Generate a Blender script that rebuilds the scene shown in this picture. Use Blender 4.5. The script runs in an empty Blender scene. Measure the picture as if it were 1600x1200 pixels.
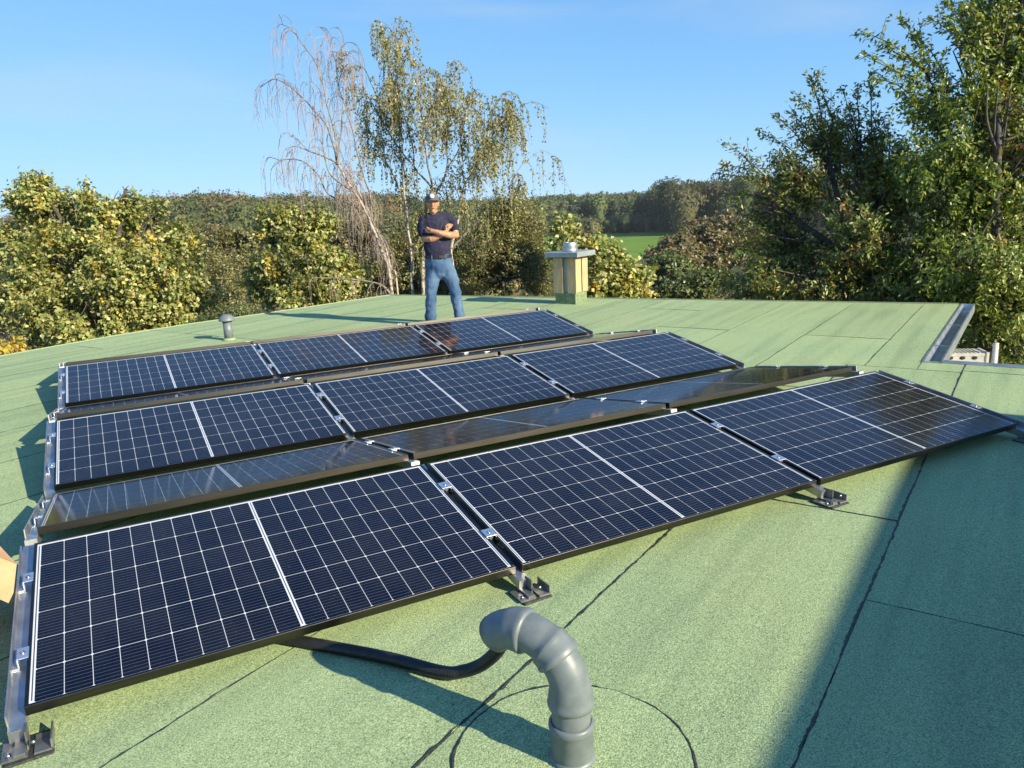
import bpy, math, random
import numpy as np
from mathutils import Vector, Matrix, Euler, noise as mnoise

random.seed(7)
RNG = np.random.default_rng(11)
scene = bpy.context.scene
COL = scene.collection
R = math.radians
PI = math.pi

# ---------------------------------------------------------------- camera
CAM_R = Vector((0.8846, -0.4641, -0.0446)); CAM_F = Vector((0.4525, 0.8629, -0.2240)).normalized()
CAM_P = Vector((0.3956, -2.6318, 1.4609))
CAM_R = Vector((0.8802, -0.4727, -0.0446)); CAM_R = (CAM_R - CAM_F * CAM_R.dot(CAM_F)).normalized()
CAM_U = CAM_R.cross(CAM_F)
FPX = 1207.85                                            # focal length in pixels of the 1600 wide photograph
cam = bpy.data.cameras.new('camera'); camo = bpy.data.objects.new('camera', cam); COL.objects.link(camo)
cam.sensor_width = 36; cam.lens = FPX / 1600 * 36; cam.clip_start = 0.05; cam.clip_end = 9000
m = Matrix((CAM_R, CAM_U, -CAM_F)).transposed().to_4x4(); m.translation = CAM_P
camo.matrix_world = m
scene.camera = camo

# ---------------------------------------------------------------- sky, sun, exposure
SUN_AZ, SUN_EL = 153.5, 25.0                              # azimuth clockwise from +Y
w = bpy.data.worlds.new('World'); scene.world = w; w.use_nodes = True
nt = w.node_tree; nt.nodes.clear()
sky = nt.nodes.new('ShaderNodeTexSky'); sky.sky_type = 'NISHITA'; sky.sun_disc = False
sky.sun_elevation = R(SUN_EL); sky.sun_rotation = R(SUN_AZ)
sky.altitude = 0; sky.air_density = 0.5; sky.dust_density = 0.0; sky.ozone_density = 6.0
bg = nt.nodes.new('ShaderNodeBackground'); bg.inputs['Strength'].default_value = 0.10
wo = nt.nodes.new('ShaderNodeOutputWorld')
# even film-like shoulder over the whole sky: c / (1 + 0.6 c), then a white balance
def vmath(op, a, b):
    n_ = nt.nodes.new('ShaderNodeVectorMath'); n_.operation = op; nt.links.new(a, n_.inputs[0])
    if isinstance(b, tuple): n_.inputs[1].default_value = b
    else: nt.links.new(b, n_.inputs[1])
    return n_.outputs[0]
den = vmath('ADD', vmath('MULTIPLY', sky.outputs[0], (0.6, 0.6, 0.6)), (1, 1, 1))
sky_c = vmath('MULTIPLY', vmath('DIVIDE', sky.outputs[0], den), (2.3, 3.2, 4.15))
tcw = nt.nodes.new('ShaderNodeTexCoord'); mpw = nt.nodes.new('ShaderNodeMapping'); mpw.inputs['Scale'].default_value = (1.6, 2.2, 9.0); mpw.inputs['Location'].default_value = (5.84, 3.68, 1.66); nt.links.new(tcw.outputs['Generated'], mpw.inputs[0])
cw = nt.nodes.new('ShaderNodeTexNoise'); cw.inputs['Scale'].default_value = 1.3; cw.inputs['Detail'].default_value = 5.0; cw.inputs['Distortion'].default_value = 0.4; nt.links.new(mpw.outputs[0], cw.inputs['Vector'])
cm = nt.nodes.new('ShaderNodeMapRange'); cm.interpolation_type = 'SMOOTHSTEP'; cm.inputs[1].default_value = 0.56; cm.inputs[2].default_value = 0.80; cm.inputs[3].default_value = 0.0; cm.inputs[4].default_value = 0.30; nt.links.new(cw.outputs[0], cm.inputs[0])
cx = nt.nodes.new('ShaderNodeMixRGB'); cx.inputs[2].default_value = (3.1, 3.7, 4.3, 1); nt.links.new(cm.outputs[0], cx.inputs[0]); nt.links.new(sky_c, cx.inputs[1])
nt.links.new(cx.outputs[0], bg.inputs[0]); nt.links.new(bg.outputs[0], wo.inputs[0])
sd = bpy.data.lights.new('sun', 'SUN'); sd.energy = 4.7; sd.angle = R(0.5); sd.color = (1.0, 0.90, 0.66)
so = bpy.data.objects.new('sun', sd); COL.objects.link(so)
SUND = Vector((math.sin(R(SUN_AZ)) * math.cos(R(SUN_EL)), math.cos(R(SUN_AZ)) * math.cos(R(SUN_EL)), math.sin(R(SUN_EL))))
so.rotation_euler = SUND.to_track_quat('Z', 'Y').to_euler(); so.location = (20, -20, 20)
scene.view_settings.view_transform = 'Standard'; scene.view_settings.look = 'None'
scene.view_settings.exposure = 1.0; scene.view_settings.gamma = 1.0; scene.view_settings.use_curve_mapping = False
scene.render.engine = 'CYCLES'
scene.cycles.max_bounces = 6; scene.cycles.transparent_max_bounces = 8
scene.cycles.caustics_reflective = False; scene.cycles.caustics_refractive = False

# ---------------------------------------------------------------- helpers
def at(x, y, d):
    """world point seen at photo pixel x, y at depth d metres"""
    return CAM_P + (CAM_F + CAM_R * ((x - 800) / FPX) - CAM_U * ((y - 600) / FPX)) * d

def tag(o, label=None, cat=None, group=None, kind=None):
    if label: o['label'] = label
    if cat: o['category'] = cat
    if group: o['group'] = group
    if kind: o['kind'] = kind
    return o

def empty(name, loc=(0, 0, 0), rot=(0, 0, 0), parent=None):
    o = bpy.data.objects.new(name, None); COL.objects.link(o)
    o.location = loc; o.rotation_euler = rot; o.empty_display_size = 0.1
    if parent: o.parent = parent
    return o

def link(name, me, parent=None, loc=None, rot=None):
    o = bpy.data.objects.new(name, me); COL.objects.link(o)
    if parent: o.parent = parent
    if loc is not None: o.location = loc
    if rot is not None: o.rotation_euler = rot
    return o

class MB:
    """collects shapes into one mesh"""
    def __init__(s): s.v = []; s.f = []; s.sm = []
    def add(s, vs, fs, smooth=False):
        n = len(s.v); s.v += [tuple(v) for v in vs]; s.f += [tuple(i + n for i in f) for f in fs]; s.sm += [smooth] * len(fs); return s
    def box(s, c, d, mtx=None, bev=0.0):
        x, y, z = d[0] / 2, d[1] / 2, d[2] / 2
        if bev:
            b = bev; vs = []; 
            for sz in (-1, 1):
                for (ax, ay) in ((x - b, y), (x, y - b), (x, -y + b), (x - b, -y), (-x + b, -y), (-x, -y + b), (-x, y - b), (-x + b, y)):
                    vs.append(Vector((ax, ay, sz * (z - b))))
            for sz in (-1, 1):
                for (ax, ay) in ((x - b, y - b), (x - b, -y + b), (-x + b, -y + b), (-x + b, y - b)):
                    vs.append(Vector((ax, ay, sz * z)))
            fs = [(i, 8 + i, 8 + (i + 1) % 8, (i + 1) % 8) for i in range(8)]
            for base, off in ((0, 16), (8, 20)):
                fs.append((off, off + 1, off + 2, off + 3))
                fs += [(base + 0, base + 1, off), (base + 1, base + 2, off + 1, off), (base + 2, base + 3, off + 1), (base + 3, base + 4, off + 2, off + 1),
                       (base + 4, base + 5, off + 2), (base + 5, base + 6, off + 3, off + 2), (base + 6, base + 7, off + 3), (base + 7, base + 0, off, off + 3)]
        else:
            vs = [Vector((sx * x, sy * y, sz * z)) for sz in (-1, 1) for sy in (-1, 1) for sx in (-1, 1)]
            fs = [(0, 2, 3, 1), (4, 5, 7, 6), (0, 1, 5, 4), (2, 6, 7, 3), (0, 4, 6, 2), (1, 3, 7, 5)]
        c = Vector(c)
        vs = [(mtx @ v if mtx else v) + c for v in vs]
        return s.add(vs, fs)
    def tube(s, path, rad, n=8, cap=True, smooth=True):
        path = [Vector(p) for p in path]; k = len(path)
        if not hasattr(rad, '__len__'): rad = [rad] * k
        t = [(path[min(i + 1, k - 1)] - path[max(i - 1, 0)]).normalized() for i in range(k)]
        a = t[0].orthogonal().normalized(); vs = []
        for i in range(k):
            a = (a - t[i] * a.dot(t[i]))
            a = a.normalized() if a.length > 1e-6 else t[i].orthogonal().normalized()
            b = t[i].cross(a)
            for j in range(n):
                an = 2 * PI * j / n
                vs.append(path[i] + (a * math.cos(an) + b * math.sin(an)) * rad[i])
        fs = [(i * n + j, i * n + (j + 1) % n, (i + 1) * n + (j + 1) % n, (i + 1) * n + j) for i in range(k - 1) for j in range(n)]
        if cap: fs += [tuple(range(n - 1, -1, -1)), tuple(range((k - 1) * n, k * n))]
        return s.add(vs, fs, smooth)
    def lathe(s, prof, n=24, c=(0, 0, 0), mtx=None, cap=True):
        c = Vector(c); vs = []
        for (r, z) in prof:
            for j in range(n):
                v = Vector((r * math.cos(2 * PI * j / n), r * math.sin(2 * PI * j / n), z))
                vs.append((mtx @ v if mtx else v) + c)
        k = len(prof)
        fs = [(i * n + j, i * n + (j + 1) % n, (i + 1) * n + (j + 1) % n, (i + 1) * n + j) for i in range(k - 1) for j in range(n)]
        if cap: fs += [tuple(range(n - 1, -1, -1)), tuple(range((k - 1) * n, k * n))]
        return s.add(vs, fs, True)
    def mesh(s, name, mat):
        me = bpy.data.meshes.new(name); me.from_pydata(s.v, [], s.f)
        me.polygons.foreach_set('use_smooth', s.sm)
        if mat: me.materials.append(mat)
        me.update(); return me
    def build(s, name, mat, parent=None, loc=None, rot=None, auto=None):
        me = s.mesh(name, mat)
        if auto: me.set_sharp_from_angle(angle=R(auto))
        return link(name, me, parent, loc, rot)

# ---------------------------------------------------------------- materials
def newmat(name):
    mt = bpy.data.materials.new(name); mt.use_nodes = True
    return mt, mt.node_tree, mt.node_tree.nodes['Principled BSDF']

def N(nt, typ, **kw):
    n = nt.nodes.new(typ)
    for k, v in kw.items():
        if k.startswith('i_'): n.inputs[k[2:].replace('_', ' ')].default_value = v
        else: setattr(n, k, v)
    return n

def mat(name, c1, c2=None, rough=0.5, metal=0.0, scale=20.0, bump=0.0, bscale=None, stretch=None, spec=0.5, coat=0.0, detail=4.0, lo=0.35, hi=0.65):
    """principled with a noise between two colours and an optional noise bump"""
    mt, nt, p = newmat(name)
    p.inputs['Roughness'].default_value = rough; p.inputs['Metallic'].default_value = metal
    p.inputs['Specular IOR Level'].default_value = spec; p.inputs['Coat Weight'].default_value = coat
    c1 = (*c1, 1); c2 = (*(c2 or c1[:3]), 1)
    tc = N(nt, 'ShaderNodeTexCoord'); mp = N(nt, 'ShaderNodeMapping'); nt.links.new(tc.outputs['Object'], mp.inputs[0])
    if stretch: mp.inputs['Scale'].default_value = stretch
    no = N(nt, 'ShaderNodeTexNoise', i_Scale=scale, i_Detail=detail); nt.links.new(mp.outputs[0], no.inputs['Vector'])
    cr = N(nt, 'ShaderNodeValToRGB'); cr.color_ramp.elements[0].color = c1; cr.color_ramp.elements[1].color = c2
    cr.color_ramp.elements[0].position = lo; cr.color_ramp.elements[1].position = hi
    nt.links.new(no.outputs[0], cr.inputs[0]); nt.links.new(cr.outputs[0], p.inputs['Base Color'])
    if bump:
        n2 = N(nt, 'ShaderNodeTexNoise', i_Scale=bscale or scale * 3, i_Detail=3.0); nt.links.new(mp.outputs[0], n2.inputs['Vector'])
        bp = N(nt, 'ShaderNodeBump', i_Strength=bump, i_Distance=0.01); nt.links.new(n2.outputs[0], bp.inputs['Height']); nt.links.new(bp.outputs[0], p.inputs['Normal'])
    return mt

M = {}
# roof felt: green slate granules, rolled out along the felt direction, slightly streaked
E_ANG = R(28.07)
def roof_felt():
    mt, nt, p = newmat('green_felt'); L = nt.links.new
    p.inputs['Roughness'].default_value = 0.9; p.inputs['Specular IOR Level'].default_value = 0.25
    tc = N(nt, 'ShaderNodeTexCoord'); oi = N(nt, 'ShaderNodeObjectInfo')
    g1 = N(nt, 'ShaderNodeTexNoise', i_Scale=215.0, i_Detail=2.0); L(tc.outputs['Object'], g1.inputs['Vector'])
    g2 = N(nt, 'ShaderNodeTexVoronoi', i_Scale=260.0); L(tc.outputs['Object'], g2.inputs['Vector'])
    mp = N(nt, 'ShaderNodeMapping'); mp.inputs['Rotation'].default_value = (0, 0, -E_ANG); mp.inputs['Scale'].default_value = (0.35, 5.0, 1)
    # vector mapping rotates first by scale, so rotate with a second node
    mr = N(nt, 'ShaderNodeVectorRotate', rotation_type='Z_AXIS'); mr.inputs['Angle'].default_value = -E_ANG; L(tc.outputs['Object'], mr.inputs['Vector'])
    mp.inputs['Rotation'].default_value = (0, 0, 0); L(mr.outputs[0], mp.inputs[0])
    st = N(nt, 'ShaderNodeTexNoise', i_Scale=1.3, i_Detail=5.0); L(mp.outputs[0], st.inputs['Vector'])
    bl = N(nt, 'ShaderNodeTexNoise', i_Scale=1.1, i_Detail=4.0); L(tc.outputs['Object'], bl.inputs['Vector'])
    cr = N(nt, 'ShaderNodeValToRGB'); e = cr.color_ramp.elements
    e[0].position = 0.33; e[0].color = (0.175, 0.245, 0.130, 1); e[1].position = 0.66; e[1].color = (0.445, 0.545, 0.325, 1)
    mid = cr.color_ramp.elements.new(0.48); mid.color = (0.310, 0.405, 0.226, 1)
    L(g1.outputs[0], cr.inputs[0])
    # light and dark single granules
    gr = N(nt, 'ShaderNodeValToRGB'); gr.color_ramp.elements[0].position = 0.0; gr.color_ramp.elements[0].color = (0.70, 0.72, 0.70, 1)
    gr.color_ramp.elements[1].position = 1.0; gr.color_ramp.elements[1].color = (1.22, 1.2, 1.15, 1)
    sp = N(nt, 'ShaderNodeSeparateColor'); L(g2.outputs['Color'], sp.inputs[0]); L(sp.outputs[0], gr.inputs[0])
    m1 = N(nt, 'ShaderNodeMixRGB', blend_type='MULTIPLY'); m1.inputs[0].default_value = 1; L(cr.outputs[0], m1.inputs[1]); L(gr.outputs[0], m1.inputs[2])
    sr = N(nt, 'ShaderNodeValToRGB'); sr.color_ramp.elements[0].position = 0.30; sr.color_ramp.elements[0].color = (0.77, 0.79, 0.80, 1)
    sr.color_ramp.elements[1].position = 0.55; sr.color_ramp.elements[1].color = (1.03, 1.03, 1.0, 1); L(st.outputs[0], sr.inputs[0])
    m2 = N(nt, 'ShaderNodeMixRGB', blend_type='MULTIPLY'); m2.inputs[0].default_value = 0.85; L(m1.outputs[0], m2.inputs[1]); L(sr.outputs[0], m2.inputs[2])
    br = N(nt, 'ShaderNodeValToRGB'); br.color_ramp.elements[0].position = 0.3; br.color_ramp.elements[0].color = (0.91, 0.94, 0.93, 1)
    br.color_ramp.elements[1].position = 0.7; br.color_ramp.elements[1].color = (1.08, 1.03, 0.98, 1); L(bl.outputs[0], br.inputs[0])
    m3 = N(nt, 'ShaderNodeMixRGB', blend_type='MULTIPLY'); m3.inputs[0].default_value = 0.8; L(m2.outputs[0], m3.inputs[1]); L(br.outputs[0], m3.inputs[2])
    rr = N(nt, 'ShaderNodeMapRange'); rr.inputs[3].default_value = 0.95; rr.inputs[4].default_value = 1.05; L(oi.outputs['Random'], rr.inputs[0])
    m4 = N(nt, 'ShaderNodeMixRGB', blend_type='MULTIPLY'); m4.inputs[0].default_value = 1; L(m3.outputs[0], m4.inputs[1]); L(rr.outputs[0], m4.inputs[2])
    # scattered dark granules, and a brownish bloom of algae in broad patches
    g3 = N(nt, 'ShaderNodeTexNoise', i_Scale=95.0, i_Detail=1.0); L(tc.outputs['Object'], g3.inputs['Vector'])
    d3 = N(nt, 'ShaderNodeMapRange'); d3.inputs[1].default_value = .27; d3.inputs[2].default_value = .33; d3.inputs[3].default_value = .55; d3.inputs[4].default_value = 1.0; L(g3.outputs[0], d3.inputs[0])
    m5 = N(nt, 'ShaderNodeMixRGB', blend_type='MULTIPLY'); m5.inputs[0].default_value = 1; L(m4.outputs[0], m5.inputs[1]); L(d3.outputs[0], m5.inputs[2])
    al = N(nt, 'ShaderNodeTexNoise', i_Scale=0.55, i_Detail=7.0, i_Roughness=0.62); L(tc.outputs['Object'], al.inputs['Vector'])
    am = N(nt, 'ShaderNodeMapRange'); am.inputs[1].default_value = .55; am.inputs[2].default_value = .78; am.inputs[3].default_value = 0.0; am.inputs[4].default_value = .2; L(al.outputs[0], am.inputs[0])
    m6 = N(nt, 'ShaderNodeMixRGB'); m6.inputs[2].default_value = (0.27, 0.29, 0.12, 1); L(am.outputs[0], m6.inputs[0]); L(m5.outputs[0], m6.inputs[1]); L(m6.outputs[0], p.inputs['Base Color'])
    bp = N(nt, 'ShaderNodeBump', i_Strength=0.5, i_Distance=0.004); L(g1.outputs[0], bp.inputs['Height']); L(bp.outputs[0], p.inputs['Normal'])
    return mt
M['felt'] = roof_felt()
M['bitumen'] = mat('black_bitumen', (0.012, 0.013, 0.012), (0.035, 0.04, 0.033), rough=0.55, scale=60, bump=0.4, bscale=120)

def cell_mat():
    mt, nt, p = newmat('silicon_cell'); L = nt.links.new
    tc = N(nt, 'ShaderNodeTexCoord'); sx = N(nt, 'ShaderNodeSeparateXYZ'); L(tc.outputs['Object'], sx.inputs[0])
    # nine silver wires along the cell
    mu = N(nt, 'ShaderNodeMath', operation='MULTIPLY'); mu.inputs[1].default_value = 9 / 0.1642; L(sx.outputs['Y'], mu.inputs[0])
    ad = N(nt, 'ShaderNodeMath', operation='ADD'); ad.inputs[1].default_value = 20.0; L(mu.outputs[0], ad.inputs[0])
    fr = N(nt, 'ShaderNodeMath', operation='FRACT'); L(ad.outputs[0], fr.inputs[0])
    sb = N(nt, 'ShaderNodeMath', operation='SUBTRACT'); sb.inputs[1].default_value = 0.5; L(fr.outputs[0], sb.inputs[0])
    ab = N(nt, 'ShaderNodeMath', operation='ABSOLUTE'); L(sb.outputs[0], ab.inputs[0])
    gt = N(nt, 'ShaderNodeMath', operation='LESS_THAN'); gt.inputs[1].default_value = 0.045; L(ab.outputs[0], gt.inputs[0])
    oi = N(nt, 'ShaderNodeObjectInfo')
    cr = N(nt, 'ShaderNodeValToRGB'); cr.color_ramp.elements[0].color = (0.0014, 0.0022, 0.0085, 1); cr.color_ramp.elements[1].color = (0.0024, 0.0032, 0.0110, 1)
    L(oi.outputs['Random'], cr.inputs[0])
    mx = N(nt, 'ShaderNodeMixRGB'); mx.inputs[2].default_value = (0.085, 0.09, 0.12, 1); L(gt.outputs[0], mx.inputs[0]); L(cr.outputs[0], mx.inputs[1])
    ge = N(nt, 'ShaderNodeNewGeometry'); du = N(nt, 'ShaderNodeTexNoise', i_Scale=2.6, i_Detail=9.0, i_Roughness=0.7); L(ge.outputs['Position'], du.inputs['Vector'])
    dr = N(nt, 'ShaderNodeMapRange'); dr.inputs[1].default_value = .42; dr.inputs[2].default_value = .85; dr.inputs[3].default_value = 0.0; dr.inputs[4].default_value = .10; L(du.outputs[0], dr.inputs[0])
    sn = N(nt, 'ShaderNodeTexNoise', i_Scale=140.0, i_Detail=1.0); L(ge.outputs['Position'], sn.inputs['Vector'])
    sr = N(nt, 'ShaderNodeMapRange'); sr.inputs[1].default_value = .74; sr.inputs[2].default_value = .80; sr.inputs[3].default_value = 0.0; sr.inputs[4].default_value = .5; L(sn.outputs[0], sr.inputs[0])
    am = N(nt, 'ShaderNodeMath', operation='ADD', use_clamp=True); L(dr.outputs[0], am.inputs[0]); L(sr.outputs[0], am.inputs[1])
    dm = N(nt, 'ShaderNodeMixRGB'); dm.inputs[2].default_value = (0.17, 0.16, 0.15, 1); L(am.outputs[0], dm.inputs[0]); L(mx.outputs[0], dm.inputs[1])
    L(dm.outputs[0], p.inputs['Base Color'])
    p.inputs['Roughness'].default_value = 0.35; p.inputs['Specular IOR Level'].default_value = 0.0
    p.inputs['Coat Weight'].default_value = 1.0; p.inputs['Coat Roughness'].default_value = 0.075; p.inputs['Coat IOR'].default_value = 1.38
    no = N(nt, 'ShaderNodeTexNoise', i_Scale=900.0, i_Detail=2.0); L(tc.outputs['Object'], no.inputs['Vector'])
    bp = N(nt, 'ShaderNodeBump', i_Strength=0.03, i_Distance=0.001); L(no.outputs[0], bp.inputs['Height']); L(bp.outputs[0], p.inputs['Coat Normal'])
    return mt
M['cell'] = cell_mat()
def coated(name, c):
    mt = mat(name, c, tuple(x * 0.92 for x in c), rough=0.5, scale=8); p = mt.node_tree.nodes['Principled BSDF']
    p.inputs['Coat Weight'].default_value = 1.0; p.inputs['Coat Roughness'].default_value = 0.075; p.inputs['Coat IOR'].default_value = 1.38
    return mt
M['backsheet'] = coated('white_backsheet', (0.66, 0.68, 0.72))
M['ribbon'] = coated('dark_ribbon', (0.05, 0.055, 0.075))
M['frame'] = mat('black_anodised_aluminium', (0.075, 0.069, 0.060), (0.098, 0.090, 0.078), rough=0.32, metal=1.0, scale=3, stretch=(1, 30, 30), spec=0.5)
M['alu'] = mat('mill_aluminium', (0.42, 0.43, 0.45), (0.60, 0.61, 0.62), rough=0.45, metal=0.95, scale=14, bump=0.05, bscale=60)
M['clamp'] = mat('clamp_aluminium', (0.62, 0.66, 0.72), (0.74, 0.77, 0.82), rough=0.38, metal=0.9, scale=30)
M['steel'] = mat('bolt_steel', (0.38, 0.38, 0.38), (0.5, 0.5, 0.5), rough=0.3, metal=1.0, scale=40)
M['steel_dull'] = mat('dull_galvanised_steel', (0.24, 0.25, 0.25), (0.38, 0.38, 0.38), rough=0.5, metal=0.9, scale=20)
M['pvc'] = mat('grey_pvc', (0.128, 0.152, 0.164), (0.172, 0.198, 0.208), rough=0.44, scale=22, bump=0.05, bscale=60, detail=8, lo=.4, hi=.75)
M['rubber'] = mat('black_rubber', (0.010, 0.010, 0.011), (0.018, 0.018, 0.02), rough=0.42, scale=30)
M['zinc'] = mat('zinc_sheet', (0.42, 0.47, 0.52), (0.62, 0.66, 0.70), rough=0.38, metal=0.85, scale=5, bump=0.08, bscale=9)
M['slate'] = mat('grey_cap_sheet', (0.27, 0.30, 0.32), (0.34, 0.37, 0.39), rough=0.5, metal=0.3, scale=8)
M['wood'] = mat('larch_boards', (0.44, 0.28, 0.14), (0.62, 0.43, 0.25), rough=0.6, scale=9, stretch=(6, 6, 0.6), bump=0.12, bscale=30)
M['card'] = mat('cardboard', (0.42, 0.25, 0.13), (0.50, 0.31, 0.17), rough=0.85, scale=12, bump=0.05)
M['render'] = mat('wall_render', (0.55, 0.53, 0.48), (0.62, 0.60, 0.55), rough=0.9, scale=6, bump=0.1)
M['paint_steel'] = mat('galvanised_plank', (0.58, 0.56, 0.50), (0.70, 0.68, 0.62), rough=0.5, metal=0.25, scale=12)
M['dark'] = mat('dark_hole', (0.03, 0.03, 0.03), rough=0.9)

def leaf_mat(name, rough=0.40, trans=0.36, spec=0.6, lumps=False):
    mt, nt, p = newmat(name); L = nt.links.new
    at_ = N(nt, 'ShaderNodeAttribute', attribute_name='tint')
    L(at_.outputs['Color'], p.inputs['Base Color']); p.inputs['Roughness'].default_value = rough; p.inputs['Specular IOR Level'].default_value = spec
    if lumps:   # far crowns: leaf-scale relief and tint
        tc = N(nt, 'ShaderNodeTexCoord'); vo = N(nt, 'ShaderNodeTexNoise', i_Scale=1.1, i_Detail=6.0, i_Roughness=0.75); L(tc.outputs['Object'], vo.inputs['Vector'])
        mr = N(nt, 'ShaderNodeMapRange'); mr.inputs[1].default_value = .3; mr.inputs[2].default_value = .7; mr.inputs[3].default_value = .55; mr.inputs[4].default_value = 1.35; L(vo.outputs[0], mr.inputs[0])
        mm = N(nt, 'ShaderNodeMixRGB', blend_type='MULTIPLY'); mm.inputs[0].default_value = 1; L(at_.outputs['Color'], mm.inputs[1]); L(mr.outputs[0], mm.inputs[2]); L(mm.outputs[0], p.inputs['Base Color'])
        bp = N(nt, 'ShaderNodeBump', i_Strength=0.35, i_Distance=1.0); L(vo.outputs[0], bp.inputs['Height']); L(bp.outputs[0], p.inputs['Normal'])
    tr = N(nt, 'ShaderNodeBsdfTranslucent')
    hs = N(nt, 'ShaderNodeMixRGB', blend_type='MULTIPLY'); hs.inputs[0].default_value = 1; hs.inputs[2].default_value = (1.25, 1.2, 0.6, 1)
    L(at_.outputs['Color'], hs.inputs[1]); L(hs.outputs[0], tr.inputs[0])
    mx = N(nt, 'ShaderNodeMixShader'); mx.inputs[0].default_value = trans
    L(p.outputs[0], mx.inputs[1]); L(tr.outputs[0], mx.inputs[2]); L(mx.outputs[0], nt.nodes['Material Output'].inputs[0])
    return mt
M['leaf'] = leaf_mat('broad_leaf'); M['far_leaf'] = leaf_mat('far_foliage', rough=0.7, trans=0.2, spec=0.2, lumps=True)
M['bark'] = mat('brown_bark', (0.045, 0.036, 0.028), (0.10, 0.085, 0.068), rough=0.9, scale=12, bump=0.5)
M['birch_bark'] = mat('white_birch_bark', (0.12, 0.095, 0.075), (0.40, 0.345, 0.27), rough=0.7, scale=7, stretch=(1, 1, 2.2), bump=0.2, lo=0.36, hi=0.46)
M['leafy_twig'] = mat('olive_brown_twigs', (0.17, 0.14, 0.09), (0.27, 0.23, 0.15), rough=0.8, scale=3)
M['limb'] = mat('grey_brown_limbs', (0.13, 0.10, 0.085), (0.30, 0.25, 0.20), rough=0.8, scale=9)
M['twig'] = mat('purple_brown_twigs', (0.20, 0.15, 0.135), (0.30, 0.23, 0.20), rough=0.8, scale=3)

# ================================================================ GROUND AND TERRAIN
YAW0 = math.atan2(CAM_F.x, CAM_F.y)
RS = [0, 14, 20, 32, 60, 110, 190, 300, 450, 700, 1500, 5000]
ZR_ = [-4, -4, -5, -8, -13, -21, -19.5, -14, -11.5, -10, -12, -14]
ZL_ = [-4, -4, -5, -8, -13, -20, -16, -9, -1, -3, -12, -14]
def ground_z(x, y):
    dx, dy = x - CAM_P.x, y - CAM_P.y
    r = np.hypot(dx, dy); th = np.arctan2(dx, dy) - YAW0
    th = (th + PI) % (2 * PI) - PI
    wl = np.clip((0.02 - th) / 0.16, 0, 1); wl = wl * wl * (3 - 2 * wl)
    zl = np.interp(r, RS, ZL_) - np.clip((r - 200) / 150, 0, 1) * 8.0 * (1 - np.exp(-((th + 0.33) / 0.15) ** 2)) + np.clip((r - 120) / 200, 0, 1) * 1.6 * np.sin(th * 23 + r * 0.012)
    return wl * zl + (1 - wl) * np.interp(r, RS, ZR_)

def build_ground():
    rr = np.concatenate([[0], np.geomspace(6, 5000, 46)]); na = 128; vs = []; fs = []
    for r in rr:
        for j in range(na):
            a = 2 * PI * j / na + 0.013
            x, y = CAM_P.x + r * math.sin(a), CAM_P.y + r * math.cos(a)
            vs.append((x, y, float(ground_z(np.array(x), np.array(y)))))
    for i in range(len(rr) - 1):
        for j in range(na):
            fs.append((i * na + j, i * na + (j + 1) % na, (i + 1) * na + (j + 1) % na, (i + 1) * na + j))
    g = MB().add(vs, fs, True)
    mt, nt, p = newmat('undergrowth'); L = nt.links.new
    tc = N(nt, 'ShaderNodeTexCoord'); p.inputs['Roughness'].default_value = 0.95; p.inputs['Specular IOR Level'].default_value = 0.1
    n1 = N(nt, 'ShaderNodeTexNoise', i_Scale=0.02, i_Detail=8.0, i_Roughness=0.65); L(tc.outputs['Object'], n1.inputs['Vector'])
    cr = N(nt, 'ShaderNodeValToRGB'); cr.color_ramp.elements[0].position = 0.3; cr.color_ramp.elements[0].color = (0.050, 0.058, 0.022, 1)
    cr.color_ramp.elements[1].position = 0.7; cr.color_ramp.elements[1].color = (0.075, 0.080, 0.034, 1)
    L(n1.outputs[0], cr.inputs[0]); L(cr.outputs[0], p.inputs['Base Color'])
    o = g.build('terrain', mt); o['kind'] = 'structure'
build_ground()
def build_meadow():
    vs, fs = [], []; nr, na = 24, 40; rs = np.linspace(236, 388, nr); az = np.linspace(-0.02, 0.30, na)
    for r in rs:
        for a in az:
            x, y = CAM_P.x + r * math.sin(YAW0 + a), CAM_P.y + r * math.cos(YAW0 + a); vs.append((x, y, float(ground_z(np.array(x), np.array(y))) + 0.25))
    for i in range(nr - 1):
        for j in range(na - 1): fs.append((i * na + j, i * na + j + 1, (i + 1) * na + j + 1, (i + 1) * na + j))
    mt = mat('meadow_grass', (0.115, 0.200, 0.028), (0.150, 0.235, 0.040), rough=0.95, scale=0.12, spec=0.1, detail=6.0)
    o = MB().add(vs, fs, True).build('meadow', mt); o['kind'] = 'structure'
build_meadow()

# ---------------------------------------------------------------- thin autumn haze
hm = bpy.data.materials.new('haze'); hm.use_nodes = True; hn = hm.node_tree; hn.nodes.clear()
hv = hn.nodes.new('ShaderNodeVolumePrincipled'); hv.inputs['Color'].default_value = (0.86, 0.92, 1.0, 1); hv.inputs['Density'].default_value = 0.00013; hv.inputs['Anisotropy'].default_value = 0.1
ho = hn.nodes.new('ShaderNodeOutputMaterial'); hn.links.new(hv.outputs[0], ho.inputs['Volume'])
hz_o = MB().box((0, 0, -5.5), (10400, 10400, 39)).build('haze', hm); hz_o['kind'] = 'stuff'

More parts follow.
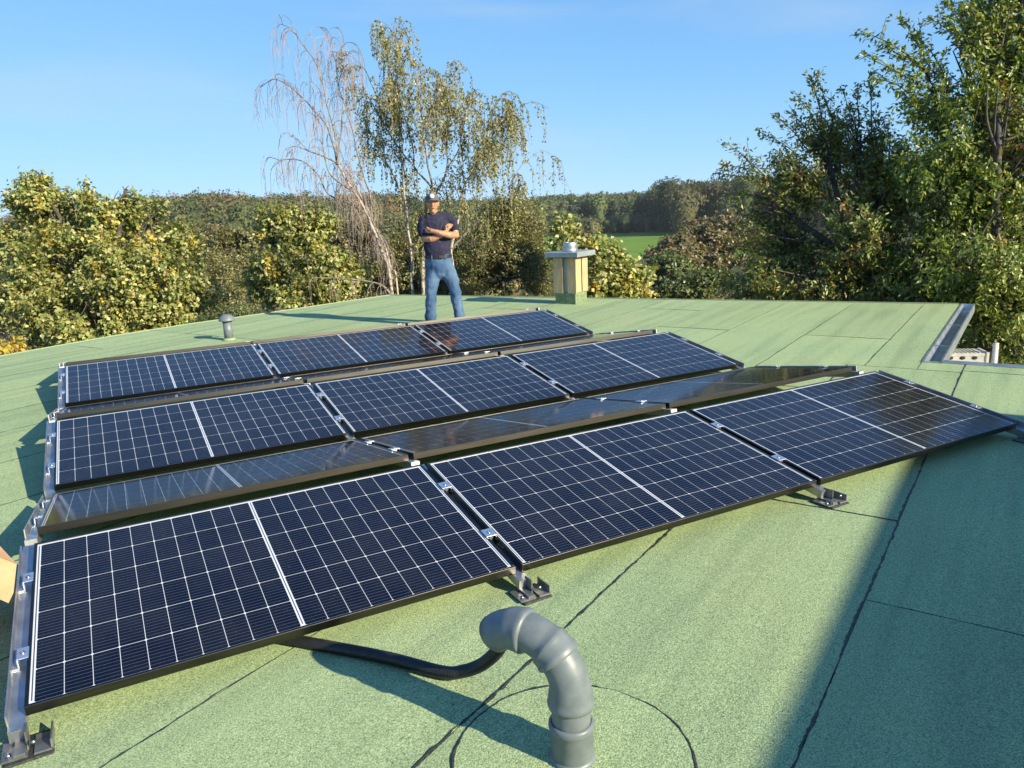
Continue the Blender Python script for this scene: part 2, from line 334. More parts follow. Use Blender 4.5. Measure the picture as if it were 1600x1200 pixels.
# ================================================================ THE GREEN FELT ROOF
ZF = -0.11                                                # top of the felt
E1 = Vector((math.cos(E_ANG), math.sin(E_ANG), 0)); B1 = Vector((math.sin(E_ANG), -math.cos(E_ANG), 0))
def EB(e, b, z=ZF): return E1 * e + B1 * b + Vector((0, 0, z))
def e_far(b): return 11.2 + (b - 1.72) * (0.99 / 9.52)
LEFT = [(-4.0, -8.0), (0, -8.05), (3.5, -8.32), (5.13, -8.45), (6.21, -8.38), (7.34, -8.17), (10.21, -7.80)]
outline = LEFT + [(e_far(-3), -3), (11.2, 1.72), (7.05, 1.72), (7.05, 7.8), (-4.0, 7.8)]
roof = MB()
n = len(outline)
top = [EB(e, b, ZF - 0.008) for e, b in outline]; bot = [EB(e, b, ZF - 0.26) for e, b in outline]
roof.add(top + bot, [tuple(range(n))[::-1], tuple(range(n, 2 * n))] + [(i, (i + 1) % n, n + (i + 1) % n, n + i) for i in range(n)])
roof_o = roof.build('roof', M['bitumen']); roof_o['kind'] = 'structure'

def clip(poly, f):
    """keep the part of the polygon where f(e, b) >= 0"""
    out = []
    for i in range(len(poly)):
        p, q = poly[i - 1], poly[i]; fp, fq = f(*p), f(*q)
        if (fp >= 0) != (fq >= 0):
            t = fp / (fp - fq); out.append((p[0] + (q[0] - p[0]) * t, p[1] + (q[1] - p[1]) * t))
        if fq >= 0: out.append(q)
    return out

PIPE_B = Vector((1.412, -0.965, ZF))
GAP = 0.003
def sheet(poly):
    if len(poly) < 3: return
    cx = sum(p[0] for p in poly) / len(poly); cy = sum(p[1] for p in poly) / len(poly)
    k = len(poly)
    dz = random.uniform(-0.0008, 0.0008)
    b_lo = min(p[1] for p in poly); b_hi = max(p[1] for p in poly)
    t = [EB(e, b, ZF + dz + 0.0022 * (b_hi - b) / max(.01, b_hi - b_lo)) for e, b in poly]; u = [EB(e, b, ZF - 0.008) for e, b in poly]
    MB().add(t + u, [tuple(range(k))] + [(i, k + i, k + (i + 1) % k, (i + 1) % k) for i in range(k)]).build('roofing_sheet', M['felt'], roof_o)
def left_b(e): return float(np.interp(e, [p[0] for p in LEFT], [p[1] for p in LEFT]))

seams = []
near_b = [-7.45, -6.75, -5.87, -4.96, -4.2, -3.3, -2.39, -1.48, -0.575, 0.33, 1.145, 2.07, 2.98, 3.89, 4.8, 5.71, 6.62, 7.8]
far_b = [-7.5, -6.6, -5.7, -4.8, -3.9, -3.05, -2.3, -1.39, -0.48, 0.41, 1.29, 1.72]
ET = 5.6
cross_near = {1.145: [3.03], 2.07: [2.15], -1.48: [3.9], 0.33: [4.6], -2.39: [1.6], -4.2: [-0.5], -3.3: [2.9], 2.98: [4.4]}
cross_far = {0.41: [8.13], -1.39: [8.19], -4.8: [9.1], -2.3: [9.7], -3.05: [7.6]}
def strip(b0, b1, e0, e1, cuts):
    es = [e0] + [c for c in cuts if e0 < c < e1] + [e1]
    for a, c in zip(es[:-1], es[1:]):
        poly = [(a + GAP, b0 + GAP), (c - GAP, b0 + GAP), (c - GAP, b1 - GAP), (a + GAP, b1 - GAP)]
        sheet(clip(poly, lambda e, b: e_far(b) - 0.02 - e))
        if c < e1: seams.append(((c, b0), (c, b1)))
for i, (b0, b1) in enumerate(zip(near_b[:-1], near_b[1:])):
    ee = 6.65 if b0 >= 1.1 else ET
    if b0 > 2.0: ee = 7.03
    cuts = list(cross_near.get(b0, []))
    if b0 > 2.0: cuts.append(6.72)
    strip(b0, b1, -4.0, ee, cuts)
    seams.append(((-4.0, b0), (ee, b0)))
    if ee < 7: seams.append(((ee, b0), (ee, b1)))
for b0, b1 in zip(far_b[:-1], far_b[1:]):
    strip(b0, b1, 6.65 if b0 >= 1.1 else ET, 11.4, cross_far.get(b0, []))
    seams.append(((6.65 if b0 >= 1.1 else ET, b0), (e_far(b0) - 0.3, b0)))
# the notch sheet under 1.72 and the strip along the left edge
sheet([(6.655, 1.725), (7.045, 1.725), (7.045, 2.067), (6.655, 2.067)])
sheet([(-4, -8.0), (0, -8.05), (3.5, -8.32), (4.345, -8.38), (4.345, -7.453), (-4, -7.453)])
sheet([(4.351, -8.38), (5.13, -8.45), (ET - .003, -8.43), (ET - .003, -7.453), (4.351, -7.453)])
sheet([(ET + .003, -8.43), (6.21, -8.38), (7.34, -8.17), (10.19, -7.80), (10.19, -7.503), (ET + .003, -7.503)])
seams.append(((4.348, -8.2), (4.348, -7.45)))

def seam_mesh(pts, wid, z0, seed):
    """an uneven bead of bitumen squeezed out of a lap"""
    rng = random.Random(seed); vs = []; fs = []
    for i, p in enumerate(pts):
        t = (pts[min(i + 1, len(pts) - 1)] - pts[max(i - 1, 0)]).normalized(); s = Vector((-t.y, t.x, 0))
        wv = wid * max(0.3, 0.9 + 0.75 * mnoise.noise(p * 7 + Vector((seed, 0, 0))) + 0.55 * mnoise.noise(p * 33) + rng.uniform(-.22, .22))
        off = s * (0.010 * mnoise.noise(p * 3.1 + Vector((0, seed, 0))) + 0.005 * mnoise.noise(p * 21) + rng.uniform(-.0012, .0012))
        h = 0.0015 + 0.35 * wv * 0.5
        vs += [p + off - s * wv, p + off + Vector((0, 0, h)), p + off + s * wv]
    for i in range(len(pts) - 1):
        a = i * 3; fs += [(a, a + 3, a + 4, a + 1), (a + 1, a + 4, a + 5, a + 2)]
    return vs, fs
for k, (p, q) in enumerate(seams):
    P, Q = EB(*p, ZF + 0.0016), EB(*q, ZF + 0.0016); Ln = (Q - P).length
    n_ = max(6, int(Ln / 0.016)); pts = [P.lerp(Q, i / n_) for i in range(n_ + 1)]
    vs, fs = seam_mesh(pts, random.choice((0.0036, 0.0048, 0.0062)), ZF, k + 1)
    MB().add(vs, fs).build('bitumen_seam', M['bitumen'], roof_o)
# the round patch around the vent pipe
disc = [PIPE_B + Vector((0.345 * math.cos(a) * 1.0, 0.345 * math.sin(a), 0.0046)) for a in np.linspace(0, 2 * PI, 48, endpoint=False)]
MB().add([d for d in disc] + [d - Vector((0, 0, .006)) for d in disc], [tuple(range(48))] + [(i, 48 + i, 48 + (i + 1) % 48, (i + 1) % 48) for i in range(48)]).build('roofing_patch', M['felt'], roof_o)
ring = [PIPE_B + Vector((0.348 * math.cos(a), 0.348 * math.sin(a), 0.0036)) for a in np.linspace(0, 2 * PI, 130)]
vs, fs = seam_mesh(ring, 0.0056, ZF, 77); MB().add(vs, fs).build('bitumen_seam', M['bitumen'], roof_o)

# edge trim along the left and far edges
def trim(pts, name='edge_trim', hgt=0.012, wdt=0.03):
    o = MB()
    for (a, b) in zip(pts[:-1], pts[1:]):
        A, B = EB(*a), EB(*b); d = (B - A).normalized(); rot = Matrix(((d.x, -d.y, 0), (d.y, d.x, 0), (0, 0, 1)))
        o.box((A + B) / 2 + Vector((0, 0, -0.04 + hgt / 2)), ((B - A).length, wdt, 0.08 + hgt), rot)
    return o.build(name, M['felt_trim'], roof_o)
M['felt_trim'] = mat('green_trim_felt', (0.22, 0.29, 0.15), (0.33, 0.39, 0.23), rough=0.85, scale=90, bump=0.2)
trim([(e, b - 0.012) for e, b in LEFT])
trim([(e_far(b), b) for b in (-7.8, -3, 1.70)])

# box gutter of the notch and the metal edge
g = MB(); 
prof = [(1.715, ZF + 0.006), (1.735, ZF + 0.004), (1.765, ZF - 0.085), (1.845, ZF - 0.088), (1.862, ZF - 0.004), (1.868, ZF + 0.010), (1.884, ZF + 0.010), (1.888, ZF - 0.10), (1.76, ZF - 0.10)]
vs = [EB(e, b, z) for e in (6.98, 11.22) for (b, z) in prof]; k = len(prof)
g.add(vs, [(i, (i + 1) % k, k + (i + 1) % k, k + i) for i in range(k)])
g.box(EB(11.215, 1.80, ZF - 0.045), (0.012, 0.16, 0.10), Matrix.Rotation(E_ANG, 3, 'Z'))
g.box(EB(6.985, 1.80, ZF - 0.045), (0.012, 0.16, 0.11), Matrix.Rotation(E_ANG, 3, 'Z'))
gut = empty('roof_gutter', EB(9.1, 1.8, ZF - 0.1)); tag(gut, 'zinc box gutter along the notch at the right roof edge', 'gutter')
def adopt(o, parent):
    o.parent = parent; o.matrix_parent_inverse = Matrix.Translation(parent.location).inverted(); return o
def build_w(mb, name, mt, parent, auto=None):
    """mesh given in world coordinates, stored relative to its thing"""
    off = Vector(parent.location)
    mb.v = [tuple(Vector(v) - off) for v in mb.v]
    return mb.build(name, mt, parent, auto=auto)
build_w(g, 'gutter_channel', M['zinc'], gut)
for e in (7.9, 9.3, 10.5):
    build_w(MB().box(EB(e, 1.80, ZF + 0.002), (0.03, 0.16, 0.004), Matrix.Rotation(E_ANG, 3, 'Z')), 'gutter_strap', M['zinc'], gut)
et = empty('roof_edge_flashing', EB(7.06, 4, ZF)); tag(et, 'thin zinc edge flashing running right from the gutter corner', 'flashing')
build_w(MB().box(EB(7.062, 4.83, ZF - 0.02), (0.045, 5.88, 0.075), Matrix.Rotation(E_ANG, 3, 'Z'), 0.004), 'flashing_strip', M['zinc'], et)
build_w(MB().box(EB(7.03, 4.83, ZF + 0.006), (0.06, 5.88, 0.005), Matrix.Rotation(E_ANG, 3, 'Z')), 'flashing_lip', M['zinc'], et)

# house below and the taller part of the house off to the right that shades the corner
hs = empty('house', EB(3, -2, -4)); tag(hs, 'pale rendered house under the green felt roof', 'house')
k = len(outline); inset = [(e * 0.985 + 0.05, b * 0.97) for e, b in outline]
build_w(MB().add([EB(e, b, ZF - 0.26) for e, b in inset] + [EB(e, b, -4.4) for e, b in inset], [(i, (i + 1) % k, k + (i + 1) % k, k + i) for i in range(k)]), 'wall', M['render'], hs)
tb = empty('house_wing', EB(0.6, 8.4, ZF)); tag(tb, 'taller rendered wing of the house shading the roof from the right', 'house wing')
SH = 1.972
build_w(MB().box(EB(0.6, 8.87, ZF + SH / 2 - 0.06), (9.2, 4.94, SH + 0.1), Matrix.Rotation(E_ANG, 3, 'Z')), 'wall', M['render'], tb)
build_w(MB().box(EB(0.6, 8.87, ZF + SH + 0.04), (9.24, 4.98, 0.08), Matrix.Rotation(E_ANG, 3, 'Z')), 'parapet_cap', M['zinc'], tb)
for e in (-2, 0.8, 3.6):
    f_ = build_w(MB().box(EB(e, 6.395, ZF + 1.1), (1.3, 0.04, 1.0), Matrix.Rotation(E_ANG, 3, 'Z')), 'window', M['paint_steel'], tb)
    f2 = MB().box(EB(e, 6.37, ZF + 1.1), (1.14, 0.012, 0.84), Matrix.Rotation(E_ANG, 3, 'Z')); f2.v = [tuple(Vector(v) - Vector(tb.location)) for v in f2.v]
    f2.build('pane', M['ribbon'], f_)

# ================================================================ SOLAR PANELS
PW, PH, TILT, GX, PY, GR = 1.755, 1.038, 0.1570, 0.0297, 2.3968, 0.1978
TB = 0.160                                                # tilt of the panels that slope away
FRT, FH = 0.012, 0.035
fm = MB()
fm.box((0, FRT / 2, -FH / 2 + .0005), (PW, FRT, FH), None, 0.0012); fm.box((0, PH - FRT / 2, -FH / 2 + .0005), (PW, FRT, FH), None, 0.0012)
for s in (-1, 1): fm.box((s * (PW / 2 - FRT / 2), PH / 2, -FH / 2 + .0003), (FRT, PH - 2 * FRT + 0.0006, FH - 0.0006), None, 0.0010)
fm.box((0, 0.022, -FH + .0015), (PW - .03, 0.02, 0.003)); fm.box((0, PH - 0.022, -FH + .0015), (PW - .03, 0.02, 0.003))
frame_me = fm.mesh('frame', M['frame'])
bs_me = MB().box((0, PH / 2, -0.0055), (PW - 2 * FRT + .001, PH - 2 * FRT + .001, 0.004)).mesh('backsheet', M['backsheet'])
CW, CH, CC = 0.0822, 0.1644, 0.0045
def cell_mesh():
    x, y, c = CW / 2, CH / 2, CC
    o = [(x - c, -y), (x, -y + c), (x, y - c), (x - c, y), (-x + c, y), (-x, y - c), (-x, -y + c), (-x + c, -y)]
    v = [(a, b, 0.0) for a, b in o] + [(a, b, -0.0012) for a, b in o]
    return MB().add(v, [tuple(range(8))] + [(i, 8 + i, 8 + (i + 1) % 8, (i + 1) % 8) for i in range(8)]).mesh('cell', M['cell'])
cell_me = cell_mesh()
rib_me = MB().box((0, 0, 0), (0.0040, 0.985, 0.0010)).mesh('bus_ribbon', M['ribbon'])
CPX, CPY, CMID = 0.0844, 0.1668, 0.0150
cell_pos = []
for iy in range(6):
    for ix in range(20):
        x = (ix - 9.5) * CPX + (CMID / 2 if ix >= 10 else -CMID / 2)
        cell_pos.append((x, PH / 2 - 0.0035 + (iy - 2.5) * CPY, -0.0031))
col_word = ['leftmost', 'middle', 'rightmost']
row_word = ['front', 'middle', 'far']
def make_panel(loc, tilt, label, group, cells=True):
    t = empty('solar_module', loc, (tilt, 0, 0)); tag(t, label, 'solar panel', group)
    link('frame', frame_me, t); link('backsheet', bs_me, t)
    if cells:
        for c in cell_pos: link('cell', cell_me, t, c)
        for x in (-PW / 2 + FRT + .0075, 0, PW / 2 - FRT - .0075): link('bus_ribbon', rib_me, t, (x, PH / 2, -0.00375))
    return t
for r in range(3):
    for c in range(3):
        x = c * (PW + GX) + PW / 2
        make_panel((x, r * PY, 0), TILT, f'{col_word[c]} black framed solar panel tilted towards the camera in the {row_word[r]} row', 'solar panels facing the camera')
        yb = r * PY + PH * math.cos(TILT) + GR
        lab = (f'{col_word[c]} solar panel sloping away just behind the {row_word[r]} row, its ridge frame towards the camera' if r < 2
               else f'{col_word[c]} back panel behind the far row, only its ridge frame showing near the man')
        make_panel((x, yb, PH * math.sin(TILT)), -TB, lab, 'solar panels sloping away from the camera', cells=(r < 2))

# ---------------------------------------------------------------- mounting frames under the panel joints
def rail_box(mb, y0, z0, y1, z1, wdt, hgt, x=0.0):
    a = math.atan2(z1 - z0, y1 - y0); L_ = math.hypot(y1 - y0, z1 - z0)
    mb.box((x, (y0 + y1) / 2, (z0 + z1) / 2), (wdt, L_, hgt), Matrix.Rotation(a, 3, 'X'))
s_, c_ = math.sin(TILT), math.cos(TILT)
def on_front(d, off): return (d * c_ - off * s_, d * s_ + off * c_)
YR = PH * c_ + GR; ZRG = PH * s_
def on_back(d, off): return (YR + d * math.cos(TB) + off * math.sin(TB), ZRG - d * math.sin(TB) + off * math.cos(TB))
def mount_parts(end):
    """meshes of one mounting frame; end -1 left end, 0 between panels, 1 right end"""
    P = {}
    xr = -0.012 * 1 if end < 0 else (0.012 if end > 0 else 0)
    mb = MB(); a, b = on_front(-0.05, -0.058), on_front(PH + 0.06, -0.058); rail_box(mb, *a, *b, 0.048, 0.042, xr)
    if end: # open lip of the profile seen beside the last panel
        a, b = on_front(-0.02, -0.020), on_front(PH, -0.020); rail_box(mb, *a, *b, 0.005, 0.045, xr + end * 0.024)
    P['front_rail'] = (mb, M['alu'])
    mb = MB(); a, b = on_back(-0.06, -0.058), on_back(PH + 0.04, -0.058); rail_box(mb, *a, *b, 0.048, 0.042, xr)
    if end: a, b = on_back(0, -0.020), on_back(PH, -0.020); rail_box(mb, *a, *b, 0.005, 0.045, xr + end * 0.024)
    P['back_rail'] = (mb, M['alu'])
    mb = MB(); mb.box((xr, PH * c_ + GR / 2, (ZRG + ZF) / 2 - 0.02), (0.045, 0.03, ZRG - ZF - 0.06)); mb.box((xr, PH * c_ + GR / 2, ZRG - 0.066), (0.055, GR + 0.05, 0.006))
    P['ridge_post'] = (mb, M['alu'])
    if end == 0:
        mb = MB(); mb.box((0, YR - 0.006, ZRG - 0.062), (0.055, 0.006, 0.05), None, 0.001); P['ridge_bracket'] = (mb, M['clamp'])
    return P
def foot(t, x, y, side):
    pad = MB().box((0, 0, 0.004), (0.135, 0.135, 0.008), Matrix.Rotation(R(3), 3, 'Z'), 0.003).build('bitumen_pad', M['bitumen'], t, (x, y, ZF + 0.001))
    f = MB().box((-0.035, 0, 0.0115), (0.07, 0.10, 0.006)).box((0.042, 0, 0.0115), (0.05, 0.10, 0.006)).box((0.018 + .048, 0, 0.028), (0.005, 0.10, 0.034)).box((0.0, 0.01, 0.042), (0.005, 0.055, 0.062)).box((-0.02, 0, 0.02), (0.03, 0.1, 0.012))
    f.build('foot_bracket', M['steel_dull'], t, (x, y, ZF))
    b = MB().lathe([(0.009, 0), (0.009, 0.006), (0.005, 0.007), (0.005, 0.012)], 6)
    b.build('bolt', M['steel'], t, (x - 0.052, y - 0.025, ZF + 0.0146)); 
    b2 = MB().lathe([(0.008, 0), (0.008, 0.006)], 6, (0, 0, 0), Matrix.Rotation(PI / 2, 3, 'X'))
    b2.build('bolt', M['steel'], t, (x + 0.02, y - 0.045, ZF + 0.05))
def clamp_mid(end):
    mb = MB()
    if end == 0:
        mb.box((0, 0, 0.0035), (GX + 0.022, 0.062, 0.004), None, 0.0008); mb.box((0, 0, -0.013), (GX - 0.012, 0.05, 0.03))
    else:
        mb.box((end * 0.0, 0, 0.0035), (0.036, 0.062, 0.004), None, 0.0008); mb.box((end * 0.016, 0, -0.016), (0.005, 0.062, 0.036)); mb.box((end * 0.026, 0, -0.034), (0.022, 0.062, 0.004))
    return mb.mesh('clamp', M['clamp'])
clamp_me = {e: clamp_mid(e) for e in (-1, 0, 1)}
bolt_me = MB().lathe([(0.0075, 0), (0.0075, 0.0035), (0.0045, 0.0036), (0.0045, 0.001)], 10).mesh('bolt', M['steel'])
where = ['at the left end of the {} row', 'under the left joint of the {} row', 'under the right joint of the {} row', 'at the right end of the {} row']
for r in range(3):
    for j in range(4):
        end = -1 if j == 0 else (1 if j == 3 else 0)
        x = j * (PW + GX) - GX / 2 + (0.002 if j == 0 else (-0.002 if j == 3 else 0))
        t = empty('mounting_frame', (x, r * PY, 0)); tag(t, 'aluminium mounting rail with clamps and roof foot ' + where[j].format(row_word[r]), 'mounting rail', 'aluminium mounting rails under the panels')
        for nm, (mb, mt) in mount_parts(end).items(): mb.build(nm, mt, t)
        foot(t, 0.014 if end <= 0 else 0.02, -0.062, end)
        for d in (0.27, 0.74):
            a = on_front(d * PH, 0); c = link('clamp', clamp_me[end], t, (0, *a), (TILT, 0, 0)); link('bolt', bolt_me, c, (0, 0, 0.0055))
            a = on_back(d * PH, 0); c = link('clamp', clamp_me[end], t, (0, *a), (-TB, 0, 0)); link('bolt', bolt_me, c, (0, 0, 0.0055))

# cables dangling in the ridge gaps
def cable(pts, lab):
    o = MB().tube(pts, 0.0035, 6).build('solar_cable', M['rubber']); tag(o, lab, 'cable', 'cables in the ridge gaps')
yg = PH * c_ + GR / 2
cable([(2.35 + i * 0.05, yg + 0.02 * math.sin(i), 0.075 + 0.03 * math.sin(i * 0.8)) for i in range(22)], 'thin black cable sagging in the gap behind the front row')
cable([(3.6 + i * 0.06, yg + PY * 0 + 0.03 * math.sin(i * .7), 0.085 + 0.028 * math.cos(i * 0.6)) for i in range(24)], 'looped black cable in the gap near the right end of the front row')

# ================================================================ VENT PIPE WITH ELBOWS AND CONDUIT
vp = empty('vent_pipe', PIPE_B); tag(vp, 'grey plastic vent pipe bent over in three elbows in the foreground', 'vent pipe')
ph = R(120); hd = Vector((math.cos(ph), math.sin(ph), 0)); RB, Z1 = 0.15, 0.11 - ZF
def arc(a): return Vector((0, 0, Z1)) + hd * RB * (1 - math.cos(a)) + Vector((0, 0, RB * math.sin(a)))
def arct(a): return hd * math.sin(a) + Vector((0, 0, math.cos(a)))
RP = 0.0565
def ringed(mb, z0, big=0.0655): # push-fit socket rim on a straight pipe
    mb.lathe([(RP, z0 - 0.01), (big - .002, z0 - 0.006), (big, z0), (big + .002, z0 + .008), (big, z0 + .016), (big - .003, z0 + .02), (RP + 0.004, z0 + .024)], 40, cap=False)
mb = MB(); mb.lathe([(0.061, 0.0), (0.0625, 0.004), (0.0625, 0.10), (0.0645, 0.102), (0.0665, 0.108), (0.0665, 0.118), (0.064, 0.124), (RP + .002, 0.126)], 40, cap=False); mb.lathe([(0.0665, 0.0), (0.068, 0.004), (0.068, 0.014), (0.0625, 0.018)], 40, cap=False)
mb.build('pipe_socket', M['pvc'], vp)
mb = MB(); mb.lathe([(RP, 0.10), (RP, 0.185)], 40, cap=False); mb.build('pipe_length', M['pvc'], vp)
def elbow(a0, a1, name='pipe_elbow', mouth=False):
    mb = MB(); path = []; rad = []
    da = a1 - a0
    # socket collar, then the bend
    for (fr, rr) in ((-0.04, RP + .001), (-0.035, .0660), (0.0, .0674), (0.05, .0674), (0.085, .0674), (0.10, .0650), (0.30, .0640), (0.33, .0655), (0.36, .0640), (0.42, RP + .001)):
        path.append(arc(a0 + da * fr)); rad.append(rr)
    for fr in (0.5, 0.6, 0.7, 0.8, 0.9, 1.0): path.append(arc(a0 + da * fr)); rad.append(RP + .0005)
    mb.tube(path, rad, 40, cap=False); return mb.build(name, M['pvc'], vp)
mb = MB(); path = [Vector((0, 0, 0.172)), Vector((0, 0, 0.176)), Vector((0, 0, 0.184)), Vector((0, 0, 0.192)), Vector((0, 0, 0.198)), Vector((0, 0, Z1 - .005))]
mb.tube(path + [arc(a) for a in np.linspace(0, R(42), 8)], [RP, .0655, .0674, .0674, .0645, .0635] + [.0630, .0600] + [RP + .0015] * 6, 40, cap=False); mb.build('pipe_elbow', M['pvc'], vp)
elbow(R(40), R(88)); 
# last elbow ends in an open mouth
mb = MB(); path = [arc(R(a)) for a in (84, 85, 87, 90, 91, 100, 104, 108, 116, 124, 132)] ; rad = [RP, .0655, .0668, .0668, .065, .0635, .062, RP + .002, RP + .002, RP + .001, RP]
path += [arc(R(132)) + arct(R(132)) * .004, arc(R(131.8)), arc(R(120)), arc(R(100))]; rad += [RP - .002, RP - .0045, RP - .005, RP - .005]
mb.tube(path, rad, 40, cap=False); mb.build('pipe_elbow', M['pvc'], vp)
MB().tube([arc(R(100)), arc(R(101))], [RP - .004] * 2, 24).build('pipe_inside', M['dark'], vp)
mo = PIPE_B + arc(R(130))                                 # mouth
def bez(p, n=24):
    p = [Vector(q) for q in p]; out = []
    for i in range(len(p) - 1):
        a, b, c, d = p[max(i - 1, 0)], p[i], p[i + 1], p[min(i + 2, len(p) - 1)]
        for k in range(n):
            t = k / n
            out.append(0.5 * ((2 * b) + (c - a) * t + (2 * a - 5 * b + 4 * c - d) * t * t + (3 * b - a - 3 * c + d) * t ** 3))
    out.append(p[-1]); return out
CR = 0.0228
cpts = [(0.45, 0.55, ZF + CR), (0.86, 0.075, ZF + CR), (1.101, -0.21, -0.084), (1.24, -0.407, -0.082), (1.295, -0.465, -0.066), (1.333, -0.522, -0.026), (1.349, -0.585, 0.035), (1.344, -0.655, 0.105), (1.322, -0.715, 0.17), mo - arct(R(128)) * 0.05]
pth = bez(cpts, 60)
# resample evenly, then rib the hose
L_ = [0.0]
for a, b in zip(pth[:-1], pth[1:]): L_.append(L_[-1] + (b - a).length)
nn = int(L_[-1] / 0.0018); ts = np.linspace(0, L_[-1], nn)
pp = np.array([tuple(q) for q in pth]); pr = np.stack([np.interp(ts, L_, pp[:, i]) for i in range(3)], 1)
rad = [CR - 0.0022 * (0.5 + 0.5 * math.cos(2 * PI * t / 0.0065)) for t in ts]
cd = empty('cable_conduit', (1.1, -0.25, ZF)); tag(cd, 'black corrugated conduit running from under the front panels into the bent vent pipe', 'conduit')
build_w(MB().tube([Vector(q) for q in pr], rad, 14), 'conduit_hose', M['rubber'], cd)

# straight roof vent with a mushroom cap at the far left
rv = empty('roof_vent', (1.83, 8.16, ZF)); tag(rv, 'short grey roof vent with a domed cap behind the far row', 'roof vent')
MB().lathe([(0.085, 0), (0.085, 0.012), (0.07, 0.022), (0.062, 0.03)], 24).build('flashing_collar', M['felt_trim'], rv)
MB().lathe([(0.06, 0.01), (0.056, 0.25)], 24).build('pipe', M['pvc'], rv)
mb = MB().lathe([(0.052, 0.262), (0.098, 0.258), (0.106, 0.264), (0.105, 0.274), (0.092, 0.300), (0.070, 0.326), (0.040, 0.341), (0.012, 0.346)], 24)
mb.build('cap', M['pvc'], rv)
for i in range(8):
    a = i * PI / 4; MB().box((0.058 * math.cos(a), 0.058 * math.sin(a), 0.252), (0.012, 0.008, 0.03), Matrix.Rotation(a, 3, 'Z')).build('cap_rib', M['pvc'], rv)

# ================================================================ CHIMNEY
M['upstand'] = mat('dull_green_felt', (0.12, 0.17, 0.085), (0.22, 0.27, 0.15), rough=0.9, scale=24, detail=8)
ch = empty('chimney', EB(10.03, -3.69, ZF), (0, 0, E_ANG)); tag(ch, 'small timber clad chimney with grey slab and metal cowl near the far edge', 'chimney')
MB().box((0, 0, 0.09), (0.375, 0.375, 0.20), None, 0.006).build('upstand', M['upstand'], ch)
MB().lathe([(0.23, 0.0), (0.225, 0.012), (0.19, 0.03)], 4, (0, 0, 0), Matrix.Rotation(PI / 4, 3, 'Z')).build('upstand_flashing', M['felt_trim'], ch)
MB().box((0, 0, 0.45), (0.33, 0.33, 0.55)).build('core', M['slate'], ch)
Zb, Zt = 0.175, 0.735
for s in (-1, 1):
    for t_ in (-1, 1):
        wv = 0.158 if t_ < 0 else 0.172
        yc = t_ * 0.206 - t_ * wv / 2
        MB().box((s * 0.186, yc, (Zb + Zt) / 2), (0.024, wv, Zt - Zb), None, 0.002).build('board', M['wood'], ch)
        MB().box((t_ * 0.174 - t_ * 0.078 * (1 if t_ < 0 else 1.0), s * 0.192, (Zb + Zt) / 2 + 0.012), (0.152, 0.024, Zt - Zb), None, 0.002).build('board', M['wood'], ch)
MB().box((-0.169, -0.012, 0.37), (0.01, 0.04, 0.07)).build('batten_block', M['card'], ch)
MB().box((0.0, 0, 0.79), (0.60, 0.60, 0.080), None, 0.006).build('cap_slab', M['slate'], ch)
MB().lathe([(0.128, 0.838), (0.130, 0.85), (0.122, 0.868), (0.124, 0.874), (0.116, 0.905), (0.118, 0.911), (0.110, 0.940), (0.108, 0.965), (0.095, 0.972), (0.09, 0.965), (0.088, 0.90)], 28, cap=False).build('cowl', M['alu'], ch)
MB().lathe([(0.089, 0.905), (0.001, 0.906)], 28, cap=False).build('cowl_inside', M['dark'], ch)

# ================================================================ SCAFFOLD PLANK BEYOND THE RIGHT EDGE
D_ = 9.2
pa = at(1425, 553, D_); pb = at(1541, 556, D_ - 0.15); ax = (pb - pa); ln = ax.length
sp = empty('scaffold_plank', pa, (0, 0, math.atan2(ax.y, ax.x))); tag(sp, 'pale perforated metal scaffold plank beyond the right roof edge', 'scaffold plank')
MB().box((ln / 2, 0.14, 0.0), (ln, 0.30, 0.004)).build('deck', M['paint_steel'], sp)
for i in range(int(ln / 0.045)):
    MB().box((0.02 + i * 0.045, 0.14, 0.005), (0.018, 0.28, 0.008), None, 0.002).build('deck_rib', M['paint_steel'], sp)
side = MB(); side.box((ln / 2, -0.008, -0.015), (ln, 0.008, 0.03)); side.box((ln / 2, -0.008, -0.105), (ln, 0.008, 0.03))
hx = [0.0, 0.33, 0.38, 0.46, 0.51, 0.58, 0.66, 0.72, ln]
side.box((ln / 2, -0.006, -0.06), (ln, 0.006, 0.062)); side.build('side_web', M['paint_steel'], sp)
for i, x_ in enumerate((0.30, 0.42, 0.55, 0.68, 0.80)):
    if x_ < ln - .04:
        o = MB().lathe([(0.001, 0.0), (0.021, 0.0), (0.021, 0.003), (0.001, 0.003)], 14, mtx=Matrix.Diagonal((1.5, 1, 1)) @ Matrix.Rotation(PI / 2, 3, 'X')); o.build('punched_hole', M['dark'], sp, (x_, -0.0095, -0.05))
MB().box((ln + 0.01, 0.13, -0.05), (0.03, 0.30, 0.13), None, 0.003).build('end_bracket', M['paint_steel'], sp)
pq = at(1556, 540, D_ - 0.2)
po = MB().tube([Vector((0, 0, -3.4)), Vector((0, 0, 0))], 0.03, 14).build('scaffold_post', M['paint_steel'], None, pq + Vector((0, 0, 0.03))); tag(po, 'pale upright scaffold tube at the end of the metal plank', 'scaffold post')

